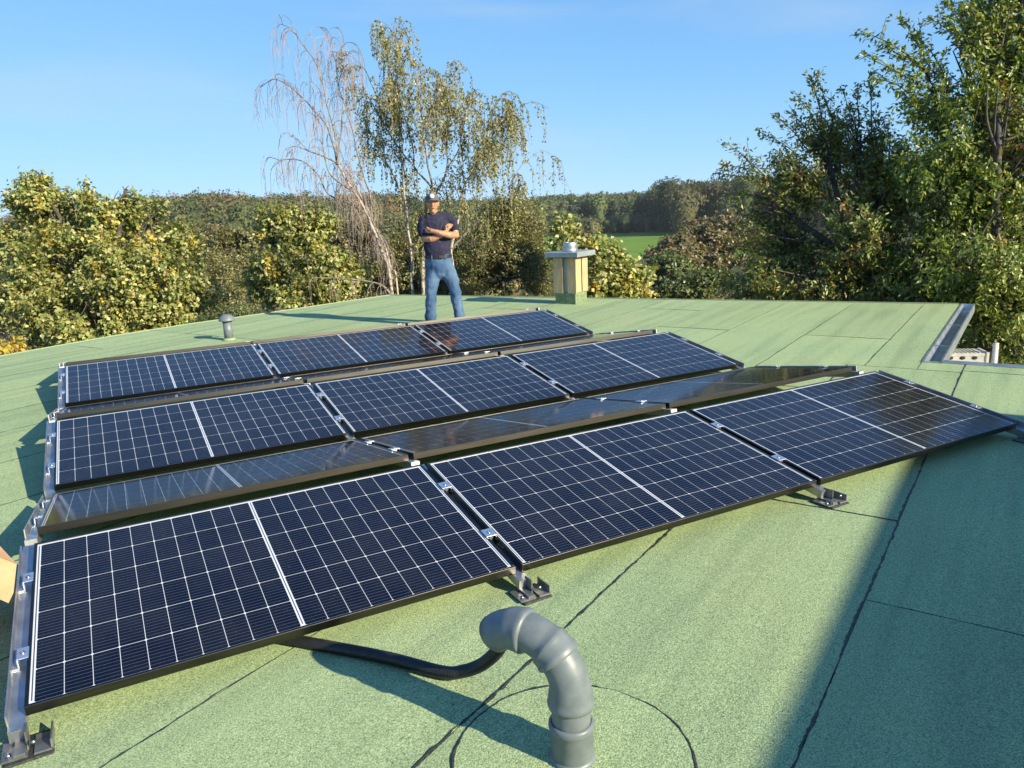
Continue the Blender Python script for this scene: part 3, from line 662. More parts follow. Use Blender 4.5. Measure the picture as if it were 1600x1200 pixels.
# ================================================================ CARDBOARD BOX AT THE LEFT
P0, NF = at(22, 912, 2.98), Vector((0.10, -0.90, 0.42)).normalized()
def on_flap(x, y):
    d = at(x, y, 1.0) - CAM_P; return CAM_P + d * ((P0 - CAM_P).dot(NF) / d.dot(NF))
H1, H2, F1, F2 = on_flap(-75, 838), on_flap(-70, 905), on_flap(26, 881), on_flap(19, 945)
bx = empty('cardboard_box', Vector((H1.x - .15, (H1.y + H2.y) / 2, ZF))); tag(bx, 'open brown cardboard box at the left picture edge with one flap sticking out', 'cardboard box')
hz = (H1.z + H2.z) / 2; A_, B_ = Vector((H1.x, H1.y + .34, ZF + .002)), Vector((H1.x - .02, H1.y, ZF + .002)); ev = (A_ - B_); out_ = Vector((-ev.y, ev.x, 0)).normalized() * .36; hz = H1.z
def quad_slab(q, th, nm):
    q = [Vector(v) for v in q]; nn = (q[1] - q[0]).cross(q[3] - q[0]).normalized() * th
    vs = [v for v in q] + [v - nn for v in q]
    build_w(MB().add(vs, [(0, 1, 2, 3), (7, 6, 5, 4)] + [(i, 4 + i, 4 + (i + 1) % 4, (i + 1) % 4) for i in range(4)]), nm, M['card'], bx)
up_ = lambda v, z: Vector((v.x, v.y, z))
corners = [A_, B_, B_ + out_, A_ + out_]
quad_slab(corners, .004, 'base')
for i in range(4):
    a, b = corners[i], corners[(i + 1) % 4]; quad_slab([a, b, up_(b, hz), up_(a, hz)], .004, 'side')
quad_slab([H1, H2, F2, F1], .004, 'flap'); quad_slab([H1, F1, up_(A_, hz), up_(B_, hz)], .004, 'flap')
for i in (1, 2, 3):
    a, b = up_(corners[i], hz), up_(corners[(i + 1) % 4], hz); o_ = ((a + b) / 2 - up_((corners[0] + corners[2]) / 2, hz)).normalized() * .14
    quad_slab([a, b, b + o_ + Vector((0, 0, .03)), a + o_ + Vector((0, 0, .03))], .004, 'flap')

# ================================================================ VEGETATION
def leaf_mesh(name, P, D, Nn, ln, wd, colr, mt):
    """P base points, D leaf directions, Nn face normals, lengths, widths, colours: one pair of triangles folded along the rib per leaf"""
    n = len(P)
    D = D / (np.linalg.norm(D, axis=1, keepdims=True) + 1e-9)
    S = np.cross(D, Nn); S /= (np.linalg.norm(S, axis=1, keepdims=True) + 1e-9)
    U = np.cross(S, D)
    ln = ln[:, None]; wd = wd[:, None]
    mid = P + D * ln * 0.45
    V = np.empty((n, 4, 3), np.float32)
    V[:, 0] = P; V[:, 1] = mid - S * wd * .5 + U * wd * .16; V[:, 2] = P + D * ln - U * ln * 0.08; V[:, 3] = mid + S * wd * .5 + U * wd * .16
    idx = (np.arange(n)[:, None] * 4 + np.array([[0, 1, 2, 0, 2, 3]])).astype(np.int32).ravel()
    return tri_mesh(name, V.reshape(-1, 3), idx, np.repeat(colr, 4, axis=0), mt)

def tri_mesh(name, V, idx, colr, mt):
    me = bpy.data.meshes.new(name); nv = len(V); nf = len(idx) // 3
    me.vertices.add(nv); me.vertices.foreach_set('co', V.astype(np.float32).ravel())
    me.loops.add(len(idx)); me.loops.foreach_set('vertex_index', idx.astype(np.int32))
    me.polygons.add(nf); me.polygons.foreach_set('loop_start', np.arange(0, nf * 3, 3, dtype=np.int32)); me.polygons.foreach_set('loop_total', np.full(nf, 3, np.int32))
    a = me.attributes.new('tint', 'FLOAT_COLOR', 'POINT')
    c4 = np.ones((nv, 4), np.float32); c4[:, :3] = colr; a.data.foreach_set('color', c4.ravel())
    me.materials.append(mt); me.update(calc_edges=True); return me

def unit(v): return v / (np.linalg.norm(v, axis=-1, keepdims=True) + 1e-9)
def pick(pal, n, rng):
    """palette: list of (weight, rgb)"""
    wts = np.array([p[0] for p in pal], float); wts /= wts.sum()
    c = np.array([p[1] for p in pal])[rng.choice(len(pal), n, p=wts)]
    return c * rng.uniform(0.75, 1.25, (n, 1)) * rng.uniform(0.93, 1.07, (n, 3))

def ground_at(p): return float(ground_z(np.array(p.x), np.array(p.y)))
def tree(name, label, cat, trunk_px, depth, blobs, shoots, leaf, pal, seed, shoot_len=(0.5, 1.0), per=24, up=0.35, droop=0.35, group=None, trunk_r=0.14,
         bark='bark', spread=1.0, bare=0.25, twig_r=0.006, pal2=None, hang=0.6, fork=0.35, lmat='leaf', leaders=(), tight=1.0, lean=0.0):
    """blobs: (px x, px y, px rx, px ry, depth offset m). A trunk forks into limbs, limbs into branches that end in leafy shoots."""
    rng = np.random.default_rng(seed); rd = random.Random(seed)
    base = at(trunk_px[0], trunk_px[1], depth); gz = ground_at(base); base = Vector((base.x, base.y, gz))
    t = empty(name, base); tag(t, label, cat, group)
    sc = depth / FPX
    B = []
    for (bx_, by_, rx, ry, dz) in blobs:
        c = at(bx_, by_, depth + dz); B.append((np.array(c), rx * sc, ry * sc, max(min(rx, ry) * sc * spread, 0.4)))
    cen = sum(b[0] * b[1] * b[2] for b in B) / sum(b[1] * b[2] for b in B)
    right, upv, fwd = np.array(CAM_R), np.array([0, 0, 1.0]), np.array([CAM_F.x, CAM_F.y, 0]); fwd /= np.linalg.norm(fwd)
    wood = MB(); nodes = []
    lowz = min(b[0][2] - b[2] for b in B); topz = max(b[0][2] + b[2] for b in B)
    b0 = np.array(base); fk = np.array([b0[0] * .6 + cen[0] * .4, b0[1] * .6 + cen[1] * .4, max(b0[2] + 1.0, lowz + fork * (cen[2] - lowz))])
    tp = [b0, b0 * .6 + fk * .4 + rng.normal(0, .08, 3), fk]
    wood.tube(bez(tp, 6), list(np.linspace(trunk_r * 1.25, trunk_r * .75, 13)), 8, cap=False); nodes += [np.array(p) for p in bez(tp, 6)[6:]]
    for (c, rx, ry, rz) in B:
        mid = fk * .5 + c * .5 + rng.normal(0, .12, 3) + np.array([0, 0, 0.15]) * np.linalg.norm(c - fk)
        ps = bez([fk, mid, c], 6); r0 = trunk_r * rng.uniform(.35, .6)
        wood.tube(ps, list(np.linspace(r0, r0 * .35, len(ps))), 6, cap=False); nodes += [np.array(p) for p in ps[5:]]
        for k in range(7):
            d = unit(rng.normal(0, 1, 3) + np.array([0, 0, .4])); e = c + (right * d[0] * rx + fwd * d[1] * rz + upv * d[2] * ry) * rng.uniform(.55, .9)
            s_ = np.array(ps[rd.randrange(len(ps) // 2, len(ps))]); q = bez([s_, s_ * .5 + e * .5 + rng.normal(0, .06, 3) + np.array([0, 0, .06]), e], 4)
            wood.tube(q, list(np.linspace(r0 * .33, 0.008, len(q))), 4, cap=False); nodes += [np.array(p) for p in q[2:]]
    nodes = np.array(nodes)
    # shoot tips, in proportion to blob surface
    wts = np.array([b[1] * b[2] for b in B]); wts = wts / wts.sum()
    ns = rng.choice(len(B), shoots, p=wts); d = unit(rng.normal(0, 1, (shoots, 3))); rad = rng.uniform(0.25, 1.0, shoots) ** 0.5
    C0 = np.array([b[0] for b in B])[ns]; RX = np.array([b[1] for b in B])[ns]; RY = np.array([b[2] for b in B])[ns]; RZ = np.array([b[3] for b in B])[ns]
    off = right * (d[:, 0] * RX * rad)[:, None] + fwd * (d[:, 1] * RZ * rad)[:, None] + upv * (d[:, 2] * RY * rad)[:, None]
    tip = C0 + off
    keep = np.array([mnoise.noise(Vector(p) * (1.6 / (0.5 + 0.05 * depth)) + Vector((seed, 0, 0))) for p in tip]) > -0.12
    tip, off, d = tip[keep], off[keep], d[keep]; ns = ns[keep]; n = len(tip)
    sl = rng.uniform(*shoot_len, n)
    dirs = unit(unit(off) * 0.7 + unit(tip - fk) * 0.6 + upv * up - right * lean + rng.normal(0, .35, (n, 3)))
    st = tip - dirs * sl[:, None] * 0.75
    # branch from the nearest node to the shoot, then the shoot itself
    for i in range(n):
        if rng.random() < bare:
            j = np.argmin(((nodes - st[i]) ** 2).sum(1)); a = nodes[j]
            q = [a, a * .5 + st[i] * .5 + np.array([0, 0, -.04]), st[i], st[i] + dirs[i] * sl[i] * .6]
            wood.tube(q, [twig_r * 1.8, twig_r * 1.5, twig_r * 1.2, twig_r * .5], 3, cap=False, smooth=False)
    LP, LDr = [], []
    for (x0, y0, x1, y1, dz) in leaders:   # long leafy leading shoots that stand out of the crown
        e0, e1 = np.array(at(x0, y0, depth + dz + rng.uniform(-.4, .4))), np.array(at(x1, y1, depth + dz)); j = np.argmin(((nodes - e1) ** 2).sum(1))
        L0 = np.linalg.norm(e0 - e1); q = bez([nodes[j], e1, e1 * .5 + e0 * .5 + np.array([0, 0, .04 * L0]) + rng.normal(0, .02, 3), e0], 7)
        wood.tube(q, list(np.linspace(.018, .004, len(q))), 4, cap=False)
        q = np.array([tuple(v) for v in q[6:]])
        for _ in range(int(L0 * 115)):
            s_ = rng.random() ** .9 * (len(q) - 1.01); i = int(s_); LP.append(q[i] + (q[i + 1] - q[i]) * (s_ - i) + rng.normal(0, .03 + .03 * (1 - s_ / len(q)), 3)); LDr.append(q[i + 1] - q[i])
        for _ in range(int(L0 * 4)):       # short side spurs with a tuft of leaves
            i = rng.integers(0, max(1, len(q) - 4)); a = q[i]; e = a + rng.normal(0, .12, 3) + np.array([0, 0, .1]) + (q[i + 1] - q[i]) * .8
            wood.tube([a, e], [.007, .004], 3, cap=False)
            for _ in range(12): LP.append(a + (e - a) * rng.random() + rng.normal(0, .035, 3)); LDr.append(e - a)
    wood.v = [tuple(Vector(v) - base) for v in wood.v]
    wood.build('trunk', M[bark], t)
    # leaves along the shoots
    u = (rng.random((n, per)) ** 0.8)
    P = st[:, None, :] + dirs[:, None, :] * (u * sl[:, None])[..., None] + np.array([0, 0, -1.0]) * (droop * 0.5 * u ** 2 * sl[:, None])[..., None]
    P = P + rng.normal(0, (0.035 + leaf[0] * .25) * tight, P.shape)
    n2 = n * per; P = P.reshape(-1, 3)
    LD = unit(np.repeat(dirs, per, 0) * 0.45 + rng.normal(0, .6, (n2, 3)) + np.array([0, 0, -hang]))
    LN = unit(rng.normal(0, .42, (n2, 3)) + np.array([0, 0, .45]) + np.repeat(unit(off), per, 0) * .8)
    ln = leaf[0] * rng.uniform(.7, 1.25, n2); wd = leaf[1] * rng.uniform(.75, 1.2, n2)
    if LP:
        m2 = len(LP); P = np.concatenate([P, np.array(LP)])
        LD = np.concatenate([LD, unit(unit(np.array(LDr)) * .6 + rng.normal(0, .5, (m2, 3)) + np.array([0, 0, -hang * .6]))]); LN = np.concatenate([LN, unit(rng.normal(0, .6, (m2, 3)) + np.array([0, 0, .6]))])
        ln = np.concatenate([ln, leaf[0] * rng.uniform(.7, 1.2, m2)]); wd = np.concatenate([wd, leaf[1] * rng.uniform(.75, 1.2, m2)])
    cl = pick(pal, len(P), rng)
    if pal2 is not None:  # whole shoots that have turned colour
        sel = np.concatenate([np.repeat(rng.random(n) < pal2[0], per), np.zeros(len(P) - n2, bool)]); cl[sel] = pick(pal2[1], int(sel.sum()), rng)
    me = leaf_mesh('crown', P - np.array(base), LD, LN, ln, wd, cl, M[lmat])
    o = link('crown', me, t); o['kind'] = 'stuff'
    return t

YG = [(5, (0.265, 0.300, 0.082)), (4, (0.375, 0.375, 0.130)), (3, (0.52, 0.48, 0.210)), (1.5, (0.145, 0.195, 0.042)), (0.3, (0.44, 0.32, 0.06))]
GOLD = [(3, (0.56, 0.43, 0.07)), (2, (0.50, 0.42, 0.11)), (1, (0.45, 0.30, 0.10))]
CH1 = [(6, (0.150, 0.212, 0.036)), (4, (0.250, 0.300, 0.062)), (2.5, (0.390, 0.410, 0.115)), (1, (0.075, 0.115, 0.020))]
CH2 = [(6, (0.140, 0.185, 0.042)), (3, (0.230, 0.250, 0.066)), (1.8, (0.38, 0.33, 0.105)), (0.5, (0.30, 0.16, 0.07))]
RED = [(2, (0.27, 0.155, 0.05)), (1, (0.26, 0.11, 0.05)), (2, (0.35, 0.27, 0.08))]
OLV = [(5, (0.195, 0.190, 0.066)), (3, (0.265, 0.245, 0.095)), (2, (0.125, 0.135, 0.040)), (1.4, (0.36, 0.30, 0.13))]
DKG = [(4, (0.128, 0.169, 0.057)), (2, (0.189, 0.216, 0.073)), (1, (0.257, 0.243, 0.095))]
BRN = [(4, (0.236, 0.189, 0.101)), (3, (0.189, 0.178, 0.081)), (2, (0.290, 0.216, 0.132)), (1, (0.142, 0.169, 0.068))]

# left side: big yellowing broadleaf, a hazier one behind it, a golden bush at the edge
tree('broadleaf_tree', 'large yellow green broadleaf tree filling the left behind the vent', 'tree', (165, 560), 20.5,
     [(62, 318, 46, 46, 0), (118, 335, 55, 48, .5), (180, 338, 60, 46, 0), (240, 366, 60, 50, -.3), (283, 400, 40, 50, .3), (115, 410, 95, 60, -.8), (215, 440, 85, 65, -1),
      (55, 470, 65, 60, -.5), (140, 495, 95, 55, -1.3), (300, 455, 36, 40, .2), (32, 395, 34, 50, .4), (52, 280, 17, 16, 0), (198, 296, 16, 12, 0), (135, 300, 22, 18, 0), (255, 322, 14, 12, 0), (250, 480, 60, 40, -1)],
     2500, (0.122, 0.09), YG, 21, (0.4, 0.85), 32, 0.25, 0.4, pal2=(0.035, GOLD), trunk_r=0.2, hang=0.5)
tree('broadleaf_tree', 'paler brownish tree at the left edge behind the large broadleaf', 'tree', (-30, 520), 29,
     [(0, 385, 50, 45, 0), (25, 430, 40, 60, 0), (-60, 420, 60, 70, 0), (20, 480, 50, 50, 0), (-40, 350, 40, 30, 0)], 700, (0.13, 0.09), OLV, 22, (0.5, 0.9), 24)
tree('golden_bush', 'low golden yellow bush at the far left roof edge', 'bush', (10, 560), 14.5, [(10, 542, 20, 10, 0), (-30, 548, 40, 14, 0)], 110, (0.10, 0.075), GOLD, 23, (0.25, 0.5), 22, trunk_r=0.05)
tree('broadleaf_tree', 'yellow green tree between the large broadleaf and the bare birch', 'tree', (458, 500), 19.5,
     [(440, 340, 38, 26, 0), (415, 352, 20, 18, 0), (475, 372, 46, 42, 0), (510, 420, 44, 46, -.3), (440, 425, 48, 48, -.5), (405, 445, 26, 40, 0), (545, 440, 34, 36, 0), (462, 462, 66, 24, -1), (500, 345, 26, 24, 0)],
     1150, (0.115, 0.085), YG, 24, (0.4, 0.8), 30, 0.25, 0.4, pal2=(0.06, GOLD), hang=0.5)
tree('dark_bush', 'dark green bush just behind the grey roof vent', 'bush', (372, 520), 15.5, [(372, 492, 42, 20, 0), (330, 500, 36, 18, .3), (410, 498, 30, 16, .2), (350, 508, 60, 16, 0)], 420, (0.05, 0.034), DKG, 25, (0.2, 0.4), 34, trunk_r=0.05)
tree('scrub_tree', 'dark olive scrub tree low between two yellow green trees', 'tree', (345, 540), 30, [(345, 440, 46, 40, 0), (320, 410, 34, 30, 1), (375, 470, 46, 34, -1), (385, 420, 30, 34, 1)], 520, (0.10, 0.065), OLV, 26, (0.4, 0.8), 26)
# behind the man: thicket and willow
tree('thicket_tree', 'olive brown thicket behind the birch trunks', 'tree', (640, 520), 22, [(640, 415, 58, 48, 0), (590, 400, 42, 42, 0), (700, 385, 50, 46, 0), (605, 440, 60, 30, -.5), (690, 435, 56, 34, -.5), (640, 365, 34, 30, .5), (570, 360, 30, 26, .5)],
     1300, (0.085, 0.055), OLV, 27, (0.4, 0.9), 30, 0.3, 0.5, trunk_r=0.08, pal2=(0.07, YG))
tree('willow_tree', 'fine leaved olive tree left of the timber chimney', 'tree', (785, 520), 20, [(795, 325, 42, 40, 0), (770, 360, 48, 46, 0), (825, 340, 30, 40, .3), (790, 410, 66, 52, -.4), (835, 400, 26, 56, 0), (740, 420, 46, 42, 0), (790, 446, 70, 22, -.8), (810, 292, 20, 18, 0), (850, 440, 20, 26, 0)],
     1700, (0.075, 0.036), OLV, 28, (0.5, 1.1), 34, 0.5, 0.6, trunk_r=0.09, pal2=(0.05, YG))
tree('broadleaf_tree', 'pale leaved shrubby tree directly behind the timber chimney', 'tree', (940, 520), 18.5,
     [(908, 362, 30, 17, 0), (880, 352, 13, 16, 0), (900, 388, 36, 22, 0), (935, 402, 46, 26, -.2), (955, 432, 44, 30, -.4), (1004, 420, 15, 17, 0), (925, 445, 56, 22, -.5), (985, 448, 24, 18, 0)],
     720, (0.135, 0.10), YG, 29, (0.35, 0.7), 22, 0.25, 0.4, pal2=(0.06, GOLD), hang=0.5)
def zr(x0, y0, x1, y1, dz=0.0): return (1100 + x0 / 2.142, y0 / 2.142, 1100 + x1 / 2.142, y1 / 2.142, dz)
# right side: two cherry trees
tree('cherry_tree', 'tall green cherry tree at the right picture edge', 'tree', (1545, 620), 11.6,
     [(1455, 140, 50, 44, .2), (1510, 95, 50, 56, 0), (1575, 80, 60, 90, 0), (1480, 205, 84, 66, -.3), (1575, 250, 80, 90, -.5), (1450, 305, 80, 74, 0), (1525, 390, 95, 80, -.6), (1590, 470, 60, 70, -.4),
      (1440, 420, 70, 50, .2), (1660, 200, 80, 200, 0), (1640, 420, 60, 150, 0), (1490, 460, 50, 36, 0), (1600, -40, 60, 60, 0), (1540, 20, 50, 50, .3), (1520, 240, 60, 60, .6), (1560, 170, 60, 60, -.6), (1580, 360, 60, 60, .8), (1570, 545, 70, 40, 0.2)],
     1750, (0.088, 0.040), CH1, 31, (0.7, 1.45), 52, 0.55, 0.3, trunk_r=0.17, bare=0.6, hang=0.6, pal2=(0.04, RED), tight=.72, lean=.25,
     leaders=[zr(515, 100, 720, 215), zr(525, 180, 740, 290), zr(660, 55, 760, 230), zr(755, 60, 900, 170), zr(805, 5, 890, 150), zr(868, 0, 960, 140), zr(700, 120, 800, 240), zr(930, -40, 985, 120), zr(590, 150, 740, 230), zr(1000, -60, 1010, 120), zr(560, 260, 720, 330), zr(820, 60, 930, 200)])
tree('cherry_tree', 'dark reddish green cherry tree left of the tall cherry', 'tree', (1360, 560), 12.7,
     [(1195, 322, 44, 34, 0), (1250, 270, 46, 44, 0), (1288, 215, 34, 44, .2), (1345, 225, 48, 60, 0), (1225, 375, 72, 56, 0), (1320, 350, 84, 76, -.5), (1270, 435, 100, 40, -.5), (1400, 400, 80, 76, -.3), (1370, 300, 60, 60, .5), (1405, 270, 50, 50, .3), (1180, 440, 50, 30, .6), (1420, 460, 80, 24, -.8)],
     1500, (0.086, 0.036), CH2, 32, (0.6, 1.3), 48, 0.5, 0.25, trunk_r=0.16, bare=0.6, hang=0.55, pal2=(0.09, RED), tight=.72, lean=.3,
     leaders=[zr(68, 475, 220, 610), zr(34, 580, 230, 620), zr(62, 553, 240, 610), zr(185, 440, 345, 540), zr(235, 385, 345, 500), zr(352, 250, 400, 420), zr(308, 315, 390, 440), zr(465, 295, 510, 430), zr(215, 512, 345, 590), zr(378, 250, 430, 400), zr(515, 285, 520, 420), zr(120, 640, 260, 680), zr(290, 375, 380, 480), zr(560, 250, 560, 400)])
for k, (tx, ty, dd, lab) in enumerate([(1500, 545, 18, 'dark hedge shrub under the cherry behind the scaffold plank'), (1620, 560, 16, 'dark shrub at the right edge behind the scaffold post')]):
    tree('hedge_shrub', lab, 'shrub', (tx, ty + 40), dd, [(tx, ty - 20, 80, 50, 0), (tx - 70, ty - 40, 50, 40, 1), (tx + 40, ty - 60, 60, 50, 1)], 620, (0.10, 0.05), CH1, 33 + k, (0.4, 0.8), 28, trunk_r=0.06)
# middle distance: round brown trees down the slope right of the chimney
MID = [(1040, 372, 62, 'round red brown tree standing before the meadow right of the chimney', [(1062, 388, 38, 24, 0), (1035, 408, 34, 24, 0), (1060, 416, 42, 32, -2)], BRN),
       (1110, 385, 68, 'red brown tree on the slope left of the dark cherry', [(1100, 375, 44, 28, 0), (1140, 360, 44, 26, 2), (1120, 400, 60, 30, 0)], BRN),
       (1060, 440, 50, 'dark olive tree low on the slope right of the chimney', [(1045, 425, 34, 30, 0), (1075, 440, 26, 24, 0), (1020, 445, 30, 26, 1)], DKG),
       (1110, 450, 40, 'green bush just above the far right roof edge', [(1105, 440, 46, 20, 0), (1070, 455, 44, 16, 0), (1150, 445, 40, 24, 0), (1040, 460, 40, 10, 0)], DKG),
       (1130, 330, 90, 'pale brown tree at the meadow end left of the cherry', [(1150, 345, 40, 18, 0), (1105, 352, 36, 12, 0), (1190, 350, 40, 24, 0)], BRN),
       (350, 400, 75, 'rounded olive brown tree on the slope right of the large broadleaf', [(330, 395, 40, 26, 0), (370, 385, 40, 30, 0), (350, 420, 50, 30, -3)], OLV),
       (400, 390, 95, 'brown tree higher on the slope behind the yellow green tree', [(395, 390, 34, 22, 0), (360, 372, 40, 16, 4), (430, 395, 36, 24, 0)], BRN),
       (300, 380, 110, 'brown green tree at the foot of the left hill', [(310, 372, 40, 18, 0), (275, 365, 34, 20, 0), (340, 365, 30, 14, 0)], BRN),
       (545, 380, 80, 'russet tree seen between the birch stems', [(540, 375, 40, 32, 0), (575, 395, 40, 34, 0), (510, 380, 30, 26, 0)], BRN)]
for k, (tx, ty, dd, lab, bl, pl) in enumerate(MID):
    tree('slope_tree', lab, 'tree', (tx, ty + 40), dd, bl, 750, (0.0040 * dd + .06, 0.0030 * dd + .05), pl, 40 + k, (0.012 * dd, 0.024 * dd), 26, trunk_r=0.003 * dd, twig_r=.0003 * dd, bare=.15)

# far woods: crowns of leaf clumps over the hills
def wood_mass(name, crowns, per, pal, seed, lsz=0.2):
    """crowns: array of x, y, ground z, crown radius, tree height; leaf clumps over an uneven inner crown body"""
    rng = np.random.default_rng(seed); n = len(crowns)
    X, Y, Z, RR, HT = crowns.T
    cz = Z + HT - RR * 1.05
    d = unit(rng.normal(0, 1, (n, per, 3))); d[..., 2] = np.where(rng.random((n, per)) < .6, np.abs(d[..., 2]), d[..., 2])
    # lumps: crown radius changes with direction
    ph_ = rng.uniform(0, 6.28, (n, 1, 3)); lum = 1 + .16 * np.sin(d[..., 0] * 5 + ph_[..., 0]) + .14 * np.sin(d[..., 1] * 6 + ph_[..., 1]) + .10 * np.sin(d[..., 2] * 7 + ph_[..., 2])
    rad = RR[:, None] * lum * rng.uniform(.82, 1.05, (n, per))
    zs = np.where(d[..., 2] < 0, ((HT - RR) / RR)[:, None] * .8, 1.05)
    P = np.stack([X, Y, cz], 1)[:, None, :] + d * rad[..., None] * np.stack([np.ones_like(zs), np.ones_like(zs), zs], -1)
    n2 = n * per; P = P.reshape(-1, 3); d2 = d.reshape(-1, 3)
    LD = unit(rng.normal(0, 1, (n2, 3))); LN = unit(d2 * 1.2 + np.array([0, 0, .3]) + rng.normal(0, .36, (n2, 3)))
    base = pick(pal, n, rng)
    cl = np.repeat(base, per, 0) * rng.uniform(.86, 1.14, (n2, 1))
    s = np.repeat(RR, per) * rng.uniform(.6, 1.3, n2) * lsz
    leaves = leaf_mesh(name, P, LD, LN, s, s * .8, cl, M['far_leaf'])
    # inner bodies
    ico = bpy.data.meshes.new('tmp'); 
    import bmesh
    bm = bmesh.new(); bmesh.ops.create_icosphere(bm, subdivisions=2, radius=1.0); iv = np.array([v.co[:] for v in bm.verts]); fi = np.array([[v.index for v in f.verts] for f in bm.faces]); bm.free()
    lb = 1 + .16 * np.sin(iv[None, :, 0] * 5 + ph_[:, :, 0]) + .14 * np.sin(iv[None, :, 1] * 6 + ph_[:, :, 1]) + .10 * np.sin(iv[None, :, 2] * 7 + ph_[:, :, 2])
    sc3 = np.where(iv[None, :, 2:3] < 0, np.stack([RR * .70, RR * .70, (HT - RR) * 1.0], 1)[:, None, :], np.stack([RR * .72, RR * .72, RR * .80], 1)[:, None, :])
    BV = np.stack([X, Y, cz], 1)[:, None, :] + iv[None] * lb[..., None] * sc3
    bi = (fi[None] + (np.arange(n) * len(iv))[:, None, None]).ravel()
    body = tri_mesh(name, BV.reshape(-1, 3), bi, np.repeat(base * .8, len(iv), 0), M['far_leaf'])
    o = link(name, leaves); o['kind'] = 'stuff'
    # join by hand: merge both meshes into one object
    nl = len(leaves.vertices); co = np.empty(nl * 3, np.float32); leaves.vertices.foreach_get('co', co)
    li = np.empty(len(leaves.loops), np.int32); leaves.loops.foreach_get('vertex_index', li)
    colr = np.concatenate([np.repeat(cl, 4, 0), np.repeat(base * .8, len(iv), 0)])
    o.data = tri_mesh(name, np.concatenate([co.reshape(-1, 3), BV.reshape(-1, 3)]), np.concatenate([li, bi + nl]), colr, M['far_leaf'])
    return o
def polar_field(a0, a1, r0, r1, step, seed, rc, ht, mask=None):
    rng = np.random.default_rng(seed); out = []
    r = r0
    while r < r1:
        na = max(2, int((a1 - a0) * r / step))
        for j in range(na):
            th = a0 + (a1 - a0) * (j + rng.uniform(-.4, .4)) / na; rr = r + rng.uniform(-.4, .4) * step
            if mask and not mask(th, rr): continue
            x = CAM_P.x + rr * math.sin(YAW0 + th); y = CAM_P.y + rr * math.cos(YAW0 + th); z = float(ground_z(np.array(x), np.array(y)))
            k = rng.uniform(.62, 1.35); out.append((x, y, z, rc * k, ht * rng.uniform(.78, 1.22)))
        r += step * .85
    return np.array(out)
def ax_(px): return math.atan((px - 800) / FPX)
HILLP = [(3, (0.205, 0.150, 0.075)), (3.5, (0.150, 0.155, 0.064)), (2, (0.215, 0.150, 0.080)), (3.5, (0.110, 0.140, 0.055)), (1.5, (0.22, 0.195, 0.085))]
GRNP = [(4, (0.105, 0.135, 0.057)), (3, (0.135, 0.159, 0.065)), (2, (0.169, 0.173, 0.076)), (1, (0.081, 0.111, 0.054))]
DKP = [(4, (0.090, 0.112, 0.046)), (3, (0.118, 0.128, 0.050)), (1.0, (0.135, 0.130, 0.058))]
# left hill
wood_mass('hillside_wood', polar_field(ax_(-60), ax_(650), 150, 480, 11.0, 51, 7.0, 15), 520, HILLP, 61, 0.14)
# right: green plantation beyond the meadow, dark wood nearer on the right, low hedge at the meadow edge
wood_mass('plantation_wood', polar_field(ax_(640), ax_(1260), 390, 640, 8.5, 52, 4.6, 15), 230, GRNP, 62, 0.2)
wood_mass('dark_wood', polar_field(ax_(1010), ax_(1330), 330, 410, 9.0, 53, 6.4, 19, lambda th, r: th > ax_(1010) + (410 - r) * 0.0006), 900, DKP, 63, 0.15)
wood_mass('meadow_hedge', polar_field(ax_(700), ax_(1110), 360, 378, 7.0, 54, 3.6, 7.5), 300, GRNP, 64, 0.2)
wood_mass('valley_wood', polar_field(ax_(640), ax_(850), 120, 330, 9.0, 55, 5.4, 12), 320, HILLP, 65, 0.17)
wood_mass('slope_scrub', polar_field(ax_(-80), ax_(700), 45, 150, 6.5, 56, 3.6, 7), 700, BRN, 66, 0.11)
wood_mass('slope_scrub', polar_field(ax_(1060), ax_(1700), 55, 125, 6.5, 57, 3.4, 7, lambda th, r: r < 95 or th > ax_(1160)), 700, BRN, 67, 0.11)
wood_mass('slope_scrub', polar_field(ax_(930), ax_(1260), 30, 54, 4.2, 58, 2.1, 3.6), 900, DKG, 68, 0.085)

